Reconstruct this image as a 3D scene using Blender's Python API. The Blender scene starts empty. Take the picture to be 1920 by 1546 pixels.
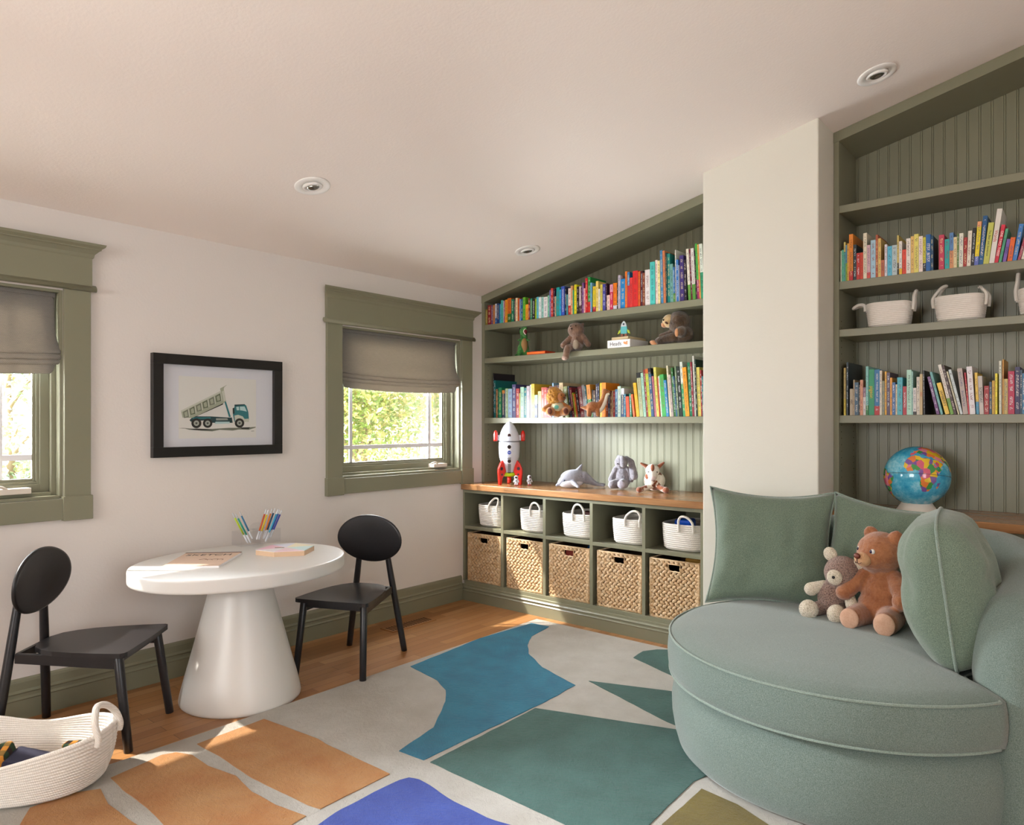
# a child's playroom: built-in bookcases, round table with two chairs, patterned rug and a round sofa
SKY, SUN, AW1, AW2, AFR, ARI, EXPO, PATCH = 4.0, 30.0, 64, 125, 44, 10, .24, 3000
import bpy, bmesh, math, random
from mathutils import Vector, Matrix, Euler, noise
random.seed(7)
SC = bpy.context.scene
COL = SC.collection
PI = math.pi
# ------------------------------------------------------------------ camera
F_PX, YAW, HZ, H = 1325.0, math.radians(40.2), 794.0, 1.2
CX, CY = 3.386, 0.0
ca, sa = math.cos(YAW), math.sin(YAW)
cam_d = bpy.data.cameras.new('camera'); cam = bpy.data.objects.new('camera', cam_d); COL.objects.link(cam)
cam.location = (CX, CY, H); cam.rotation_euler = (PI/2, 0, YAW)
cam_d.sensor_width = 36; cam_d.lens = 36*F_PX/1920; cam_d.shift_y = (HZ-773)/1920
cam_d.clip_start = .05; cam_d.clip_end = 200
SC.camera = cam
def ray(px, py):
    u = (px-960)/F_PX; v = -(py-HZ)/F_PX
    return (-sa+u*ca, ca+u*sa, v)
def P(px, py, **k):            # point of a real plane (x=, y= or z=) seen at a photo position
    r = ray(px, py); (ax, val), = k.items(); i = 'xyz'.index(ax); o = (CX, CY, H)
    t = (val-o[i])/r[i]
    return Vector([o[j]+t*r[j] for j in range(3)])
# ------------------------------------------------------------------ materials
def lin(h, a=1):
    if not isinstance(h, str): return (*h, 1) if len(h) == 3 else h
    c = [int(h[i:i+2], 16)/255 for i in (0, 2, 4)]
    return tuple((x/12.92 if x <= .04045 else ((x+.055)/1.055)**2.4) for x in c)+(a,)
class N:
    def __init__(s, name):
        s.m = bpy.data.materials.new(name); s.m.use_nodes = True; s.t = s.m.node_tree; s.n = s.t.nodes; s.n.clear()
        s.out = s.n.new('ShaderNodeOutputMaterial'); s.b = s.n.new('ShaderNodeBsdfPrincipled'); s.l(s.b.outputs[0], s.out.inputs[0])
    def l(s, a, b): s.t.links.new(a, b)
    def new(s, typ, ins=None, **props):
        n = s.n.new('ShaderNode'+typ)
        for k, v in props.items(): setattr(n, k, v)
        for k, v in (ins or {}).items():
            if isinstance(v, bpy.types.NodeSocket): s.l(v, n.inputs[k])
            else: n.inputs[k].default_value = v
        return n
    def math(s, op, a, b=0, c=0): return s.new('Math', {0: a, 1: b, 2: c}, operation=op).outputs[0]
    def mix(s, f, a, b, bt='MIX'):
        n = s.new('Mix', data_type='RGBA', blend_type=bt)
        for k, v in ((0, f), (6, a), (7, b)):
            if isinstance(v, bpy.types.NodeSocket): s.l(v, n.inputs[k])
            else: n.inputs[k].default_value = v
        return n.outputs[2]
    def ramp(s, fac, pts, interp='LINEAR'):
        n = s.new('ValToRGB', {0: fac}); r = n.color_ramp; r.interpolation = interp
        while len(r.elements) < len(pts): r.elements.new(.5)
        for e, (p, c) in zip(r.elements, pts): e.position = p; e.color = lin(c)
        return n.outputs[0]
    def coord(s, k='Object', scale=(1, 1, 1), rot=(0, 0, 0)):
        c = s.new('TexCoord').outputs[k]
        return s.new('Mapping', {0: c, 'Scale': scale, 'Rotation': rot}).outputs[0]
    def noise(s, vec, scale, detail=2, rough=.5): return s.new('TexNoise', {'Vector': vec, 'Scale': scale, 'Detail': detail, 'Roughness': rough}).outputs[0]
    def bump(s, h, strength=.3, dist=.002):
        n = s.new('Bump', {'Height': h, 'Strength': strength, 'Distance': dist}); s.l(n.outputs[0], s.b.inputs['Normal'])
    def set(s, **k):
        nm = dict(col='Base Color', rough='Roughness', metal='Metallic', spec='Specular IOR Level', sheen='Sheen Weight', sr='Sheen Roughness', coat='Coat Weight', trans='Transmission Weight', ior='IOR', alpha='Alpha', sss='Subsurface Weight')
        for a, v in k.items():
            i = s.b.inputs[nm[a]]
            if isinstance(v, bpy.types.NodeSocket): s.l(v, i)
            else: i.default_value = v
        return s
MC = {}
def plain(h, rough=.5, bump=0, bscale=60, sheen=0, metal=0, spec=.5, coat=0, var=0):
    key = (h, rough, bump, bscale, sheen, metal, spec, coat, var)
    if key in MC: return MC[key]
    n = N('mat_'+str(h)); c = lin(h)
    v = n.coord()
    col = c
    if var:
        f = n.noise(v, 9, 3); col = n.mix(n.math('MULTIPLY', f, 1), tuple(x*(1-var) for x in c[:3])+(1,), tuple(min(1, x*(1+var)) for x in c[:3])+(1,))
    n.set(col=col, rough=rough, sheen=sheen, metal=metal, spec=spec, coat=coat)
    if bump: n.bump(n.noise(v, bscale, 4), bump, .003)
    MC[key] = n.m; return n.m
WALLC = (.74, .70, .655, 1)
def m_wall(name, col):
    n = N(name); v = n.coord(); n.set(col=col, rough=.75, spec=.3)
    n.bump(n.noise(v, 90, 3), .22, .003); return n.m
M_WALL = m_wall('wall_paint', (.72, .68, .645, 1)); M_CEIL = m_wall('ceiling_paint', (.92, .845, .795, 1))
M_PIER = m_wall('pier_paint', (.72, .70, .62, 1))
def m_green():
    n = N('sage_paint'); v = n.coord()
    f = n.noise(v, 3, 3); n.set(col=n.mix(f, (.208, .205, .137, 1), (.23, .227, .153, 1)), rough=.36, spec=.5)
    n.bump(n.noise(v, 140, 2), .05, .002); return n.m
M_GREEN = m_green()
def m_floor():
    n = N('oak_floor'); v = n.coord(rot=(0, 0, PI/2))
    b = n.new('TexBrick', {'Vector': v, 'Scale': 1, 'Brick Width': .62, 'Row Height': .057, 'Mortar Size': .0009, 'Mortar Smooth': .2, 'Color1': (0, 0, 0, 1), 'Color2': (1, 1, 1, 1), 'Mortar': (.5, .5, .5, 1)})
    b.offset = .37
    g = n.noise(n.coord(scale=(28, 1.6, 1)), 5, 6, .6)
    t = n.ramp(b.outputs[0], [(0, '9a683c'), (.3, 'b5814e'), (.55, 'c4925e'), (.8, 'a87446'), (1, 'd2a270')])
    c = n.mix(n.math('MULTIPLY', g, .55), t, lin('6d4222'))
    c = n.mix(b.outputs[1], c, lin('3a2414'))
    n.set(col=c, rough=.33, spec=.5); n.bump(n.math('SUBTRACT', n.math('MULTIPLY', g, .25), b.outputs[1]), .25, .001); return n.m
M_FLOOR = m_floor()
def m_wood(name, a, b, rough=.35, along='x'):
    n = N(name); sc = (1.5, 22, 22) if along == 'x' else (22, 1.5, 22)
    g = n.noise(n.coord(scale=sc), 2.2, 6, .62); n.set(col=n.ramp(g, [(.25, a), (.75, b)]), rough=rough)
    n.bump(g, .08, .001); return n.m
M_COUNTER = m_wood('walnut_counter', '7c5230', 'b4865a', .25)
def m_fabric(name, a, b, scale=420, sheen=.35, bump=.35):
    n = N(name); v = n.coord(scale=(1, 1, 1))
    f = n.noise(v, scale, 2, .7); g = n.noise(v, 7, 3)
    c = n.mix(n.ramp(f, [(.32, (0, 0, 0)), (.68, (1, 1, 1))]), lin(a), lin(b)); c = n.mix(n.math('MULTIPLY', g, .18), c, lin(a))
    n.set(col=c, rough=.9, sheen=sheen, spec=.2); n.bump(f, bump, .0012); return n.m
M_SOFA = m_fabric('seafoam_weave', '55655c', '7f8d86')
M_PILLOW = m_fabric('sage_pillow_weave', '55665a', '81927f', 400, .35, .4)
M_SOFAP = m_fabric('seafoam_piping', '6c7c72', '97a79c')
def m_rug(name, a, b, s=300):
    n = N(name); v = n.coord(); f = n.noise(v, s, 4, .75); g = n.noise(v, 6, 4, .6)
    c = n.mix(n.ramp(g, [(.35, (0, 0, 0)), (.65, (1, 1, 1))]), lin(a), lin(b)); c = n.mix(n.math('MULTIPLY', n.noise(v, 60, 5, .8), .24), c, tuple(x*.62 for x in lin(a)[:3])+(1,))
    n.set(col=c, rough=.95, sheen=.3, spec=.1); n.bump(n.math('ADD', f, n.math('MULTIPLY', n.noise(v, 60, 4, .7), 1.6)), 1.0, .012); return n.m
def m_shade():
    n = N('grey_tweed'); v = n.coord(); w1 = n.new('TexWave', {'Vector': n.coord(rot=(PI/4, 0, 0)), 'Scale': 70, 'Distortion': 2}, bands_direction='Z').outputs[1]
    w2 = n.new('TexWave', {'Vector': n.coord(rot=(-PI/4, 0, 0)), 'Scale': 70, 'Distortion': 2}, bands_direction='Z').outputs[1]
    f = n.noise(n.coord(scale=(1, .25, 3)), 160, 3, .8)
    c = n.mix(n.math('MULTIPLY', w1, w2), lin('7e7c78'), lin('c4bcb0')); c = n.mix(n.math('MULTIPLY', f, .8), c, lin('5c6064'))
    n.set(col=c, rough=.95, spec=.1); n.bump(n.math('ADD', f, w1), .35, .001)
    tr = n.new('BsdfTranslucent', {0: lin('a89c8c')}); mx = n.new('MixShader', {0: .22}); n.l(n.b.outputs[0], mx.inputs[1]); n.l(tr.outputs[0], mx.inputs[2]); n.l(mx.outputs[0], n.out.inputs[0])
    return n.m
def m_glass(name='pane_glass', tint=(1, 1, 1, 1), refl=.06):
    n = N(name); t = n.new('BsdfTransparent', {0: tint}); g = n.new('BsdfGlossy', {0: (1, 1, 1, 1), 'Roughness': .02})
    fr = n.new('Fresnel', {'IOR': 1.45}); mx = n.new('MixShader', {0: n.math('MULTIPLY', fr.outputs[0], refl*12)})
    n.l(t.outputs[0], mx.inputs[1]); n.l(g.outputs[0], mx.inputs[2]); n.l(mx.outputs[0], n.out.inputs[0]); return n.m
M_GLASS = m_glass()
def m_acrylic():
    n = N('clear_acrylic'); t = n.new('BsdfTransparent', {0: (.975, .975, .98, 1)}); g = n.new('BsdfGlossy', {0: (1, 1, 1, 1), 'Roughness': .05})
    mx = n.new('MixShader', {0: .025}); n.l(t.outputs[0], mx.inputs[1]); n.l(g.outputs[0], mx.inputs[2]); n.l(mx.outputs[0], n.out.inputs[0]); return n.m
M_ACR = m_acrylic()
def m_rope(name='cotton_rope', a='dcd5ca', b='f4efe8'):
    n = N(name); v = n.coord(); w = n.new('TexWave', {'Vector': n.coord(rot=(.6, .5, .4)), 'Scale': 75, 'Distortion': 1.5}).outputs[1]
    f = n.noise(v, 90, 3); n.set(col=n.mix(n.math('MULTIPLY', n.math('ADD', w, f), .5), lin(a), lin(b)), rough=.9, sheen=.3, spec=.15); n.bump(n.math('ADD', w, f), .4, .0015); return n.m
M_ROPE = m_rope()
def m_plush(name, a, b, scale=120, bump=.7, sheen=.6):
    n = N(name); v = n.coord(); f = n.noise(v, scale, 5, .75); g = n.noise(v, 24, 3)
    c = n.mix(n.ramp(n.math('MULTIPLY_ADD', g, .5, n.math('MULTIPLY', f, .5)), [(.35, (0, 0, 0)), (.65, (1, 1, 1))]), lin(a), lin(b))
    n.set(col=c, rough=.95, sheen=sheen, spec=.1); n.bump(f, bump, .006); return n.m
# ------------------------------------------------------------------ mesh helpers
class MB:
    def __init__(s): s.v = []; s.f = []; s.mi = []; s.sm = []
    def add(s, vs, fs, mi=0, M=None, smooth=False):
        o = len(s.v); s.v += [tuple(M @ Vector(v)) if M else tuple(v) for v in vs]
        s.f += [tuple(i+o for i in f) for f in fs]; s.mi += [mi]*len(fs); s.sm += [smooth]*len(fs); return s
    def box(s, x0, x1, y0, y1, z0, z1, mi=0, M=None):
        vs = [(x, y, z) for z in (z0, z1) for y in (y0, y1) for x in (x0, x1)]
        return s.add(vs, [(0, 2, 3, 1), (4, 5, 7, 6), (0, 1, 5, 4), (2, 6, 7, 3), (0, 4, 6, 2), (1, 3, 7, 5)], mi, M)
    def rings(s, rs, mi=0, M=None, cap=True, closed=True, smooth=True):
        n = len(rs[0]); vs = [p for r in rs for p in r]; fs = []
        for i in range(len(rs)-1):
            for j in range(n if closed else n-1): k = (j+1) % n; fs.append((i*n+j, i*n+k, (i+1)*n+k, (i+1)*n+j))
        s.add(vs, fs, mi, M, smooth)
        if cap and closed:
            o = len(s.v)-len(vs); s.f += [tuple(o+j for j in range(n-1, -1, -1)), tuple(o+(len(rs)-1)*n+j for j in range(n))]; s.mi += [mi]*2; s.sm += [False]*2
        return s
    def lathe(s, prof, seg=32, mi=0, M=None, ex=1, ey=1, cap=True):
        return s.rings([[(r*ex*math.cos(2*PI*j/seg), r*ey*math.sin(2*PI*j/seg), z) for j in range(seg)] for r, z in prof], mi, M, cap)
    def cyl(s, p0, p1, r0, r1=None, seg=16, mi=0, M=None):
        return s.tube([p0, p1], [r0, r1 if r1 is not None else r0], seg, mi, M, sub=1)
    def tube(s, pts, r, seg=10, mi=0, M=None, sub=6, ex=1, closed=False):
        pts = [Vector(p) for p in pts]; n = len(pts)
        rr = r if isinstance(r, (list, tuple)) else [r]*n
        if sub > 1 and n > 2:
            q = []; qr = []
            rng = n if closed else n-1
            for i in range(rng):
                g = (lambda k: pts[k % n]) if closed else (lambda k: pts[max(0, min(n-1, k))])
                a, b, c, d = g(i-1), g(i), g(i+1), g(i+2)
                for k in range(sub):
                    t = k/sub; q.append(.5*((2*b)+(c-a)*t+(2*a-5*b+4*c-d)*t*t+(3*b-a-3*c+d)*t**3)); qr.append(rr[i]*(1-t)+rr[(i+1) % n]*t)
            if not closed: q.append(pts[-1]); qr.append(rr[-1])
            pts, rr = q, qr
        n = len(pts); rs = []; up = None
        for i, p in enumerate(pts):
            t = (pts[(i+1) % n]-pts[i-1]) if closed else (pts[min(i+1, n-1)]-pts[max(i-1, 0)])
            t.normalize()
            if up is None: up = t.orthogonal().normalized()
            up = (up-t*up.dot(t)).normalized(); sd = t.cross(up)
            rs.append([p+rr[i]*(up*math.cos(2*PI*j/seg)+sd*math.sin(2*PI*j/seg)*ex) for j in range(seg)])
        if closed: rs.append(rs[0])
        return s.rings(rs, mi, M, cap=not closed)
    def prism(s, poly, z0, z1, mi=0, M=None, msides=None):
        n = len(poly); vs = [(x, y, z0) for x, y in poly]+[(x, y, z1) for x, y in poly]
        s.add(vs, [tuple(range(n-1, -1, -1)), tuple(range(n, 2*n))], mi, M)
        return s.add(vs, [(i, (i+1) % n, n+(i+1) % n, n+i) for i in range(n)], mi if msides is None else msides, M)
    def ball(s, c, r, seg=20, mi=0, rot=None, M=None):
        if not isinstance(r, (tuple, list)): r = (r, r, r)
        R = Matrix.Translation(c) @ (Euler(rot).to_matrix().to_4x4() if rot else Matrix()) @ Matrix.Diagonal((*r, 1))
        if M: R = M @ R
        h = seg//2
        rs = [[(max(.02, math.sin(PI*i/h))*math.cos(2*PI*j/seg), max(.02, math.sin(PI*i/h))*math.sin(2*PI*j/seg), -math.cos(PI*i/h)) for j in range(seg)] for i in range(h+1)]
        return s.rings(rs, mi, R)
    def caps(s, p0, p1, r0, r1, mi=0, seg=14):
        p0, p1 = Vector(p0), Vector(p1); d = p1-p0; L = d.length; M = Matrix.Translation(p0) @ d.to_track_quat('Z', 'Y').to_matrix().to_4x4()
        prof = [(max(.0005, r0*math.cos(a)), r0*math.sin(a)) for a in [(-PI/2)+PI/2*i/5 for i in range(6)]]
        prof += [(max(.0005, r1*math.cos(a)), L+r1*math.sin(a)) for a in [PI/2*i/5 for i in range(6)]]
        return s.lathe(prof, seg, mi, M)
    def build(s, name, mats, parent=None, bevel=0, segs=2, smooth=None, loc=None):
        me = bpy.data.meshes.new(name); me.from_pydata(s.v, [], s.f)
        mats = mats if isinstance(mats, (list, tuple)) else [mats]
        for m in mats: me.materials.append(m)
        me.polygons.foreach_set('material_index', s.mi); me.polygons.foreach_set('use_smooth', [x if smooth is None else smooth for x in s.sm]); me.update()
        bm = bmesh.new(); bm.from_mesh(me); bmesh.ops.recalc_face_normals(bm, faces=bm.faces); bm.to_mesh(me); bm.free()
        o = bpy.data.objects.new(name, me); COL.objects.link(o)
        if parent: o.parent = parent
        if loc: o.location = loc
        if bevel:
            b = o.modifiers.new('bevel', 'BEVEL'); b.width = bevel; b.segments = segs; b.limit_method = 'ANGLE'; b.angle_limit = .6; b.harden_normals = False
        return o
def tag(o, label, cat, group=None, kind=None):
    if label: o['label'] = label
    if cat: o['category'] = cat
    if group: o['group'] = group
    if kind: o['kind'] = kind
    return o
def thing(name, label, cat, loc=(0, 0, 0), rz=0, group=None, rot=None):
    o = bpy.data.objects.new(name, None); COL.objects.link(o); o.location = loc; o.rotation_euler = rot or (0, 0, rz); o.empty_display_size = .05
    return tag(o, label, cat, group)
def struct(name, mb, m, parent=None, bevel=0, label=None):
    o = mb.build(name, m, parent, bevel)
    if not parent: o['kind'] = 'structure'
    if label: o['label'] = label
    return o
def copy_tree(o, parent=None):
    c = o.copy(); COL.objects.link(c)
    if parent: c.parent = parent
    for ch in [x for x in bpy.data.objects if x.parent == o]: copy_tree(ch, c)
    return c
def plush(mb, name, mat, parent, voxel=.006, sm=4, disp=.0, ds=.02):
    o = mb.build(name, mat, parent, smooth=True)
    r = o.modifiers.new('r', 'REMESH'); r.mode = 'VOXEL'; r.voxel_size = voxel; r.use_smooth_shade = True
    s = o.modifiers.new('s', 'SMOOTH'); s.iterations = sm; s.factor = .5
    if disp:
        t = bpy.data.textures.get('fur%g' % ds) or bpy.data.textures.new('fur%g' % ds, 'CLOUDS'); t.noise_scale = ds
        d = o.modifiers.new('d', 'DISPLACE'); d.texture = t; d.strength = disp; d.texture_coords = 'LOCAL'
    return o
def text_mesh(name, s, size, mat, parent, M, depth=.0004, align='CENTER', font_scale=(1, 1)):
    cu = bpy.data.curves.new('t', 'FONT'); cu.body = s; cu.size = size; cu.extrude = depth; cu.align_x = align; cu.align_y = 'CENTER'
    to = bpy.data.objects.new('t', cu); COL.objects.link(to); bpy.context.view_layer.update()
    me = bpy.data.meshes.new_from_object(to.evaluated_get(bpy.context.evaluated_depsgraph_get())); bpy.data.objects.remove(to)
    me.transform(M @ Matrix.Diagonal((font_scale[0], font_scale[1], 1, 1))); me.materials.clear(); me.materials.append(mat)
    o = bpy.data.objects.new(name, me); COL.objects.link(o); o.parent = parent; return o
# ================================================================== ROOM
YN, YF, YB = 3.674, 3.485, 3.98        # bookcase face, lower cabinet face, bookcase back
XR, YREAR = 5.4, -2.8
WX0, WX1 = 1.775, 2.35                 # pier
def cz(x): return 2.1+.2245*x
struct('floor', MB().box(-.14, XR+.14, YREAR-.14, 4.1, -.06, 0), M_FLOOR)
m = MB(); cs = [(-.14, YREAR-.14), (XR+.14, YREAR-.14), (XR+.14, 4.12), (-.14, 4.12)]
m.add([(x, y, cz(x)) for x, y in cs]+[(x, y, cz(x)+.12) for x, y in cs], [(0, 1, 2, 3), (7, 6, 5, 4), (0, 4, 5, 1), (1, 5, 6, 2), (2, 6, 7, 3), (3, 7, 4, 0)])
struct('ceiling', m, M_CEIL)
WZ0, WZ1 = .885, 1.765
W1 = (.08, 1.058); W2 = (2.474, 3.457)
def wall_y(name, x0, x1, ya, yb, ztop, holes, mat):      # a wall along y with window openings
    m = MB(); y = ya
    for h0, h1, z0, z1 in holes:
        m.box(x0, x1, y, h0, 0, ztop); m.box(x0, x1, h0, h1, 0, z0); m.box(x0, x1, h0, h1, z1, ztop); y = h1
    m.box(x0, x1, y, yb, 0, ztop); return struct(name, m, mat)
wall_y('wall_left', -.14, 0, YREAR-.14, 4.1, 2.12, [(*W1, WZ0, WZ1), (*W2, WZ0, WZ1)], M_WALL)
wall_y('wall_right', XR, XR+.14, YREAR-.14, 4.1, 3.4, [(-1.2, .6, .8, 2.1)], M_WALL)
m = MB(); slab = lambda x0, x1, z0: m.add([(x0, YREAR-.14, z0), (x1, YREAR-.14, z0), (x1, YREAR, z0), (x0, YREAR, z0), (x0, YREAR-.14, cz(x0)+.02), (x1, YREAR-.14, cz(x1)+.02), (x1, YREAR, cz(x1)+.02), (x0, YREAR, cz(x0)+.02)], [(0, 3, 2, 1), (4, 5, 6, 7), (0, 1, 5, 4), (1, 2, 6, 5), (2, 3, 7, 6), (3, 0, 4, 7)])
slab(0, 1.0, 0); m.box(1.0, 2.8, YREAR-.14, YREAR, 0, .9); slab(1.0, 2.8, 2.2); slab(2.8, XR, 0)
struct('wall_front', m, M_WALL)
def slab_xz(m, x0, x1, y0, y1, z0, mi=0, dz0=0):          # box whose top follows the sloped ceiling
    m.add([(x0, y0, z0), (x1, y0, z0), (x1, y1, z0), (x0, y1, z0), (x0, y0, cz(x0)+dz0), (x1, y0, cz(x1)+dz0), (x1, y1, cz(x1)+dz0), (x0, y1, cz(x0)+dz0)], [(0, 3, 2, 1), (4, 5, 6, 7), (0, 1, 5, 4), (1, 2, 6, 5), (2, 3, 7, 6), (3, 0, 4, 7)], mi); return m
struct('wall_back', slab_xz(MB(), 0, XR, 4.0, 4.1, 0, dz0=.02), M_WALL)
struct('wall_pier', slab_xz(MB(), WX0, WX1, 3.44, 4.0, 0, dz0=.005), M_PIER, bevel=.006)
struct('wall_stub', slab_xz(MB(), 4.0, XR, YN, 4.0, 0, dz0=.005), M_PIER)
# baseboards
def base_profile(h=.165):
    return [(0, 0), (.016, 0), (.016, h*.47), (.019, h*.5), (.013, h*.55), (.013, h*.62), (.017, h*.66), (.011, h*.72), (.011, h*.9), (.008, h*.96), (0, h)]
def extrude_prof(m, prof, a, b, nrm):
    a, b, nrm = Vector(a), Vector(b), Vector(nrm); r0 = [a+nrm*d+Vector((0, 0, z)) for d, z in prof]; r1 = [b+nrm*d+Vector((0, 0, z)) for d, z in prof]
    return m.rings([r0, r1], smooth=False)
struct('baseboard_left', extrude_prof(MB(), base_profile(), (0, YREAR, 0), (0, YF-.018, 0), (1, 0, 0)), M_GREEN)
struct('baseboard_pier', extrude_prof(MB(), base_profile(), (WX0, 3.44, 0), (WX1+.016, 3.44, 0), (0, -1, 0)), M_GREEN)
# ---- windows
def window(idx, y0, y1, meet):
    root = bpy.data.objects.new('window_%d' % idx, None); COL.objects.link(root); root['kind'] = 'structure'
    root['label'] = 'white-lit window nearer the left edge of the photo' if idx == 1 else 'window with grille bars beside the built-in bookcase'
    c = .102; L, R = y0-c, y1+c
    m = MB(); m.box(0, .021, L, y0, WZ0-.005, 1.78); m.box(0, .021, y1, R, WZ0-.005, 1.78); m.build('side_casing', M_GREEN, root, .002)
    m = MB(); m.box(0, .024, L-.004, R+.004, 1.79, 1.915)
    prof = [(0, 1.912), (.024, 1.912), (.028, 1.918), (.03, 1.93), (.044, 1.945), (.05, 1.948), (.05, 1.953), (.062, 1.962), (.065, 1.972), (0, 1.972)]
    def ring(y, k): return [(x, y+k*max(0, x-.022), z) for x, z in prof]
    m.rings([ring(L-.004, -1.0), ring(R+.004, 1.0)], smooth=False); m.build('header', M_GREEN, root)
    m = MB(); m.tube([(.018, L-.02, 1.784), (.018, R+.02, 1.784)], [.0115, .0115], 14, sub=1, ex=1.6); m.build('bead_moulding', M_GREEN, root)
    m = MB(); m.box(0, .021, y0, y1, .795, WZ0-.002); m.box(0, .029, L-.006, y0+.006, .79, WZ0+.008); m.box(0, .029, y1-.006, R+.006, .79, WZ0+.008); m.build('apron', M_GREEN, root, .002)
    # jambs, sill and stops lining the opening
    m = MB(); m.box(-.14, 0, y0-.001, y0+.012, WZ0, WZ1); m.box(-.14, 0, y1-.012, y1+.001, WZ0, WZ1); m.box(-.14, 0, y0+.012, y1-.012, WZ1-.012, WZ1+.001); m.box(-.14, .004, y0+.012, y1-.012, WZ0-.001, WZ0+.012)
    m.box(-.085, -.045, y1-.03, y1-.012, WZ0+.012, WZ1-.01); m.box(-.085, -.045, y0+.012, y0+.03, WZ0+.012, WZ1-.01); m.box(-.085, -.04, y0+.03, y1-.03, WZ0+.012, WZ0+.026)
    m.build('jamb', M_GREEN, root, .0015)
    s0, s1, t0, t1 = y0+.03, y1-.03, WZ0+.026, WZ1-.02      # sash
    m = MB()
    for a, b, d in ((0, .034, -.07), (.034, .046, -.078), (.046, .058, -.086)):
        m.box(-.10, d, s0+a, s0+b, t0+a, t1-a); m.box(-.10, d, s1-b, s1-a, t0+a, t1-a); m.box(-.10, d, s0+b, s1-b, t0+a, t0+b); m.box(-.10, d, s0+b, s1-b, t1-b, t1-a)
    m.build('sash', [M_GREEN], root, .0012)
    g0, g1, h0, h1 = s0+.058, s1-.058, t0+.058-.03, t1-.058
    MB().box(-.094, -.090, s0+.05, s1-.05, t0+.05, t1-.05).build('pane', M_GLASS, root)
    m = MB()
    yl = g0+.04; yr = g1-.115
    for yy in (yl+.012, yr): m.box(-.0955, -.0885, yy-.011, yy+.011, t0+.05, t1-.05)
    m.box(-.0952, -.0888, s0+.05, s1-.05, 1.046, 1.07); m.box(-.0952, -.0888, s0+.05, s1-.05, t1-.18, t1-.162)
    m.build('muntin', plain('e6e6ea', .5), root)
    cr = MB(); yc = y1-.17; cr.box(-.075, -.012, yc-.06, yc+.06, WZ0+.026, WZ0+.05)
    cr.tube([(-.02, yc-.02, WZ0+.045), (-.012, yc-.05, WZ0+.06), (-.016, yc-.085, WZ0+.052)], .006, 8); cr.build('crank', plain('d8cfc2', .35), root, .004)
    return root
window(1, *W1, 0); window(2, *W2, 0)
M_SHADE = m_shade()
def roman(y0, y1, label):
    y0 += .02; y1 -= .02
    root = thing('roman_shade', label, 'window shade', (-.03, (y0+y1)/2, 1.45), group='grey roman shades')
    hw = (y1-y0)/2; n = 40
    prof = [(0, .300, 0), (0.0, .2, 0), (.004, .12, 0), (.013, .085, .01), (.026, .062, .014), (.03, .05, .014), (.024, .044, .012), (.018, .05, .01), (.03, .040, .013), (.036, .028, .013), (.03, .02, .012), (.02, .026, .008), (.03, .018, .008), (.034, .008, .008), (.026, .0, .004), (.016, .006, .0), (.016, -.012, -.006), (.014, -.04, -.014)]
    rows = []
    for x, z, w in prof:
        row = []
        for i in range(n+1):
            t = -1+2*i/n; sag = (1-t*t)*(.014 if z < .1 else .014*max(0, (.3-z)/.2))
            row.append((x+.003*math.sin(t*7+z*20)*(z < .15), t*(hw+w), z-sag+.001*math.sin(i*1.7)))
        rows.append(row)
    # solid cloth: front rows and back rows
    m = MB(); m.rings(rows, closed=False)
    o = m.build('shade_cloth', M_SHADE, root, smooth=True); s = o.modifiers.new('s', 'SOLIDIFY'); s.thickness = .003; ss = o.modifiers.new('ss', 'SUBSURF'); ss.levels = ss.render_levels = 1
    MB().box(-.02, .006, -hw, hw, .285, .303).build('headrail', M_SHADE, root, .002)
roman(*W1, 'grey woven roman shade half raised in window at photo left edge')
roman(*W2, 'grey woven roman shade half raised in window beside the bookcase')
# ---- recessed lights
def downlight(x, y, label):
    t = thing('recessed_light', label, 'ceiling light', (x, y, cz(x)), rot=(0, -math.atan(.2245), 0), group='recessed ceiling lights')
    W = plain('f1efec', .45)
    MB().lathe([(.045, -.001), (.046, -.006), (.072, -.006), (.078, -.003), (.078, 0)], 40).build('trim_ring', W, t)
    MB().lathe([(.030, .004), (.031, -.009), (.042, -.009), (.0445, -.005), (.0445, .002)], 36).build('gimbal_ring', W, t, loc=(0, 0, 0)).rotation_euler = (.12, .1, 0)
    MB().lathe([(.0015, -.001), (.018, -.004), (.024, -.008), (.028, -.007), (.030, .004)], 28).build('bulb', plain('8d8a84', .15, metal=.8), t)
downlight(.688, 1.822, 'white recessed light in the ceiling above the white table')
downlight(.685, 3.342, 'white recessed light in ceiling just left of bookcase top')
downlight(2.629, 3.307, 'white recessed light in ceiling at upper right above the sofa')
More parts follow.
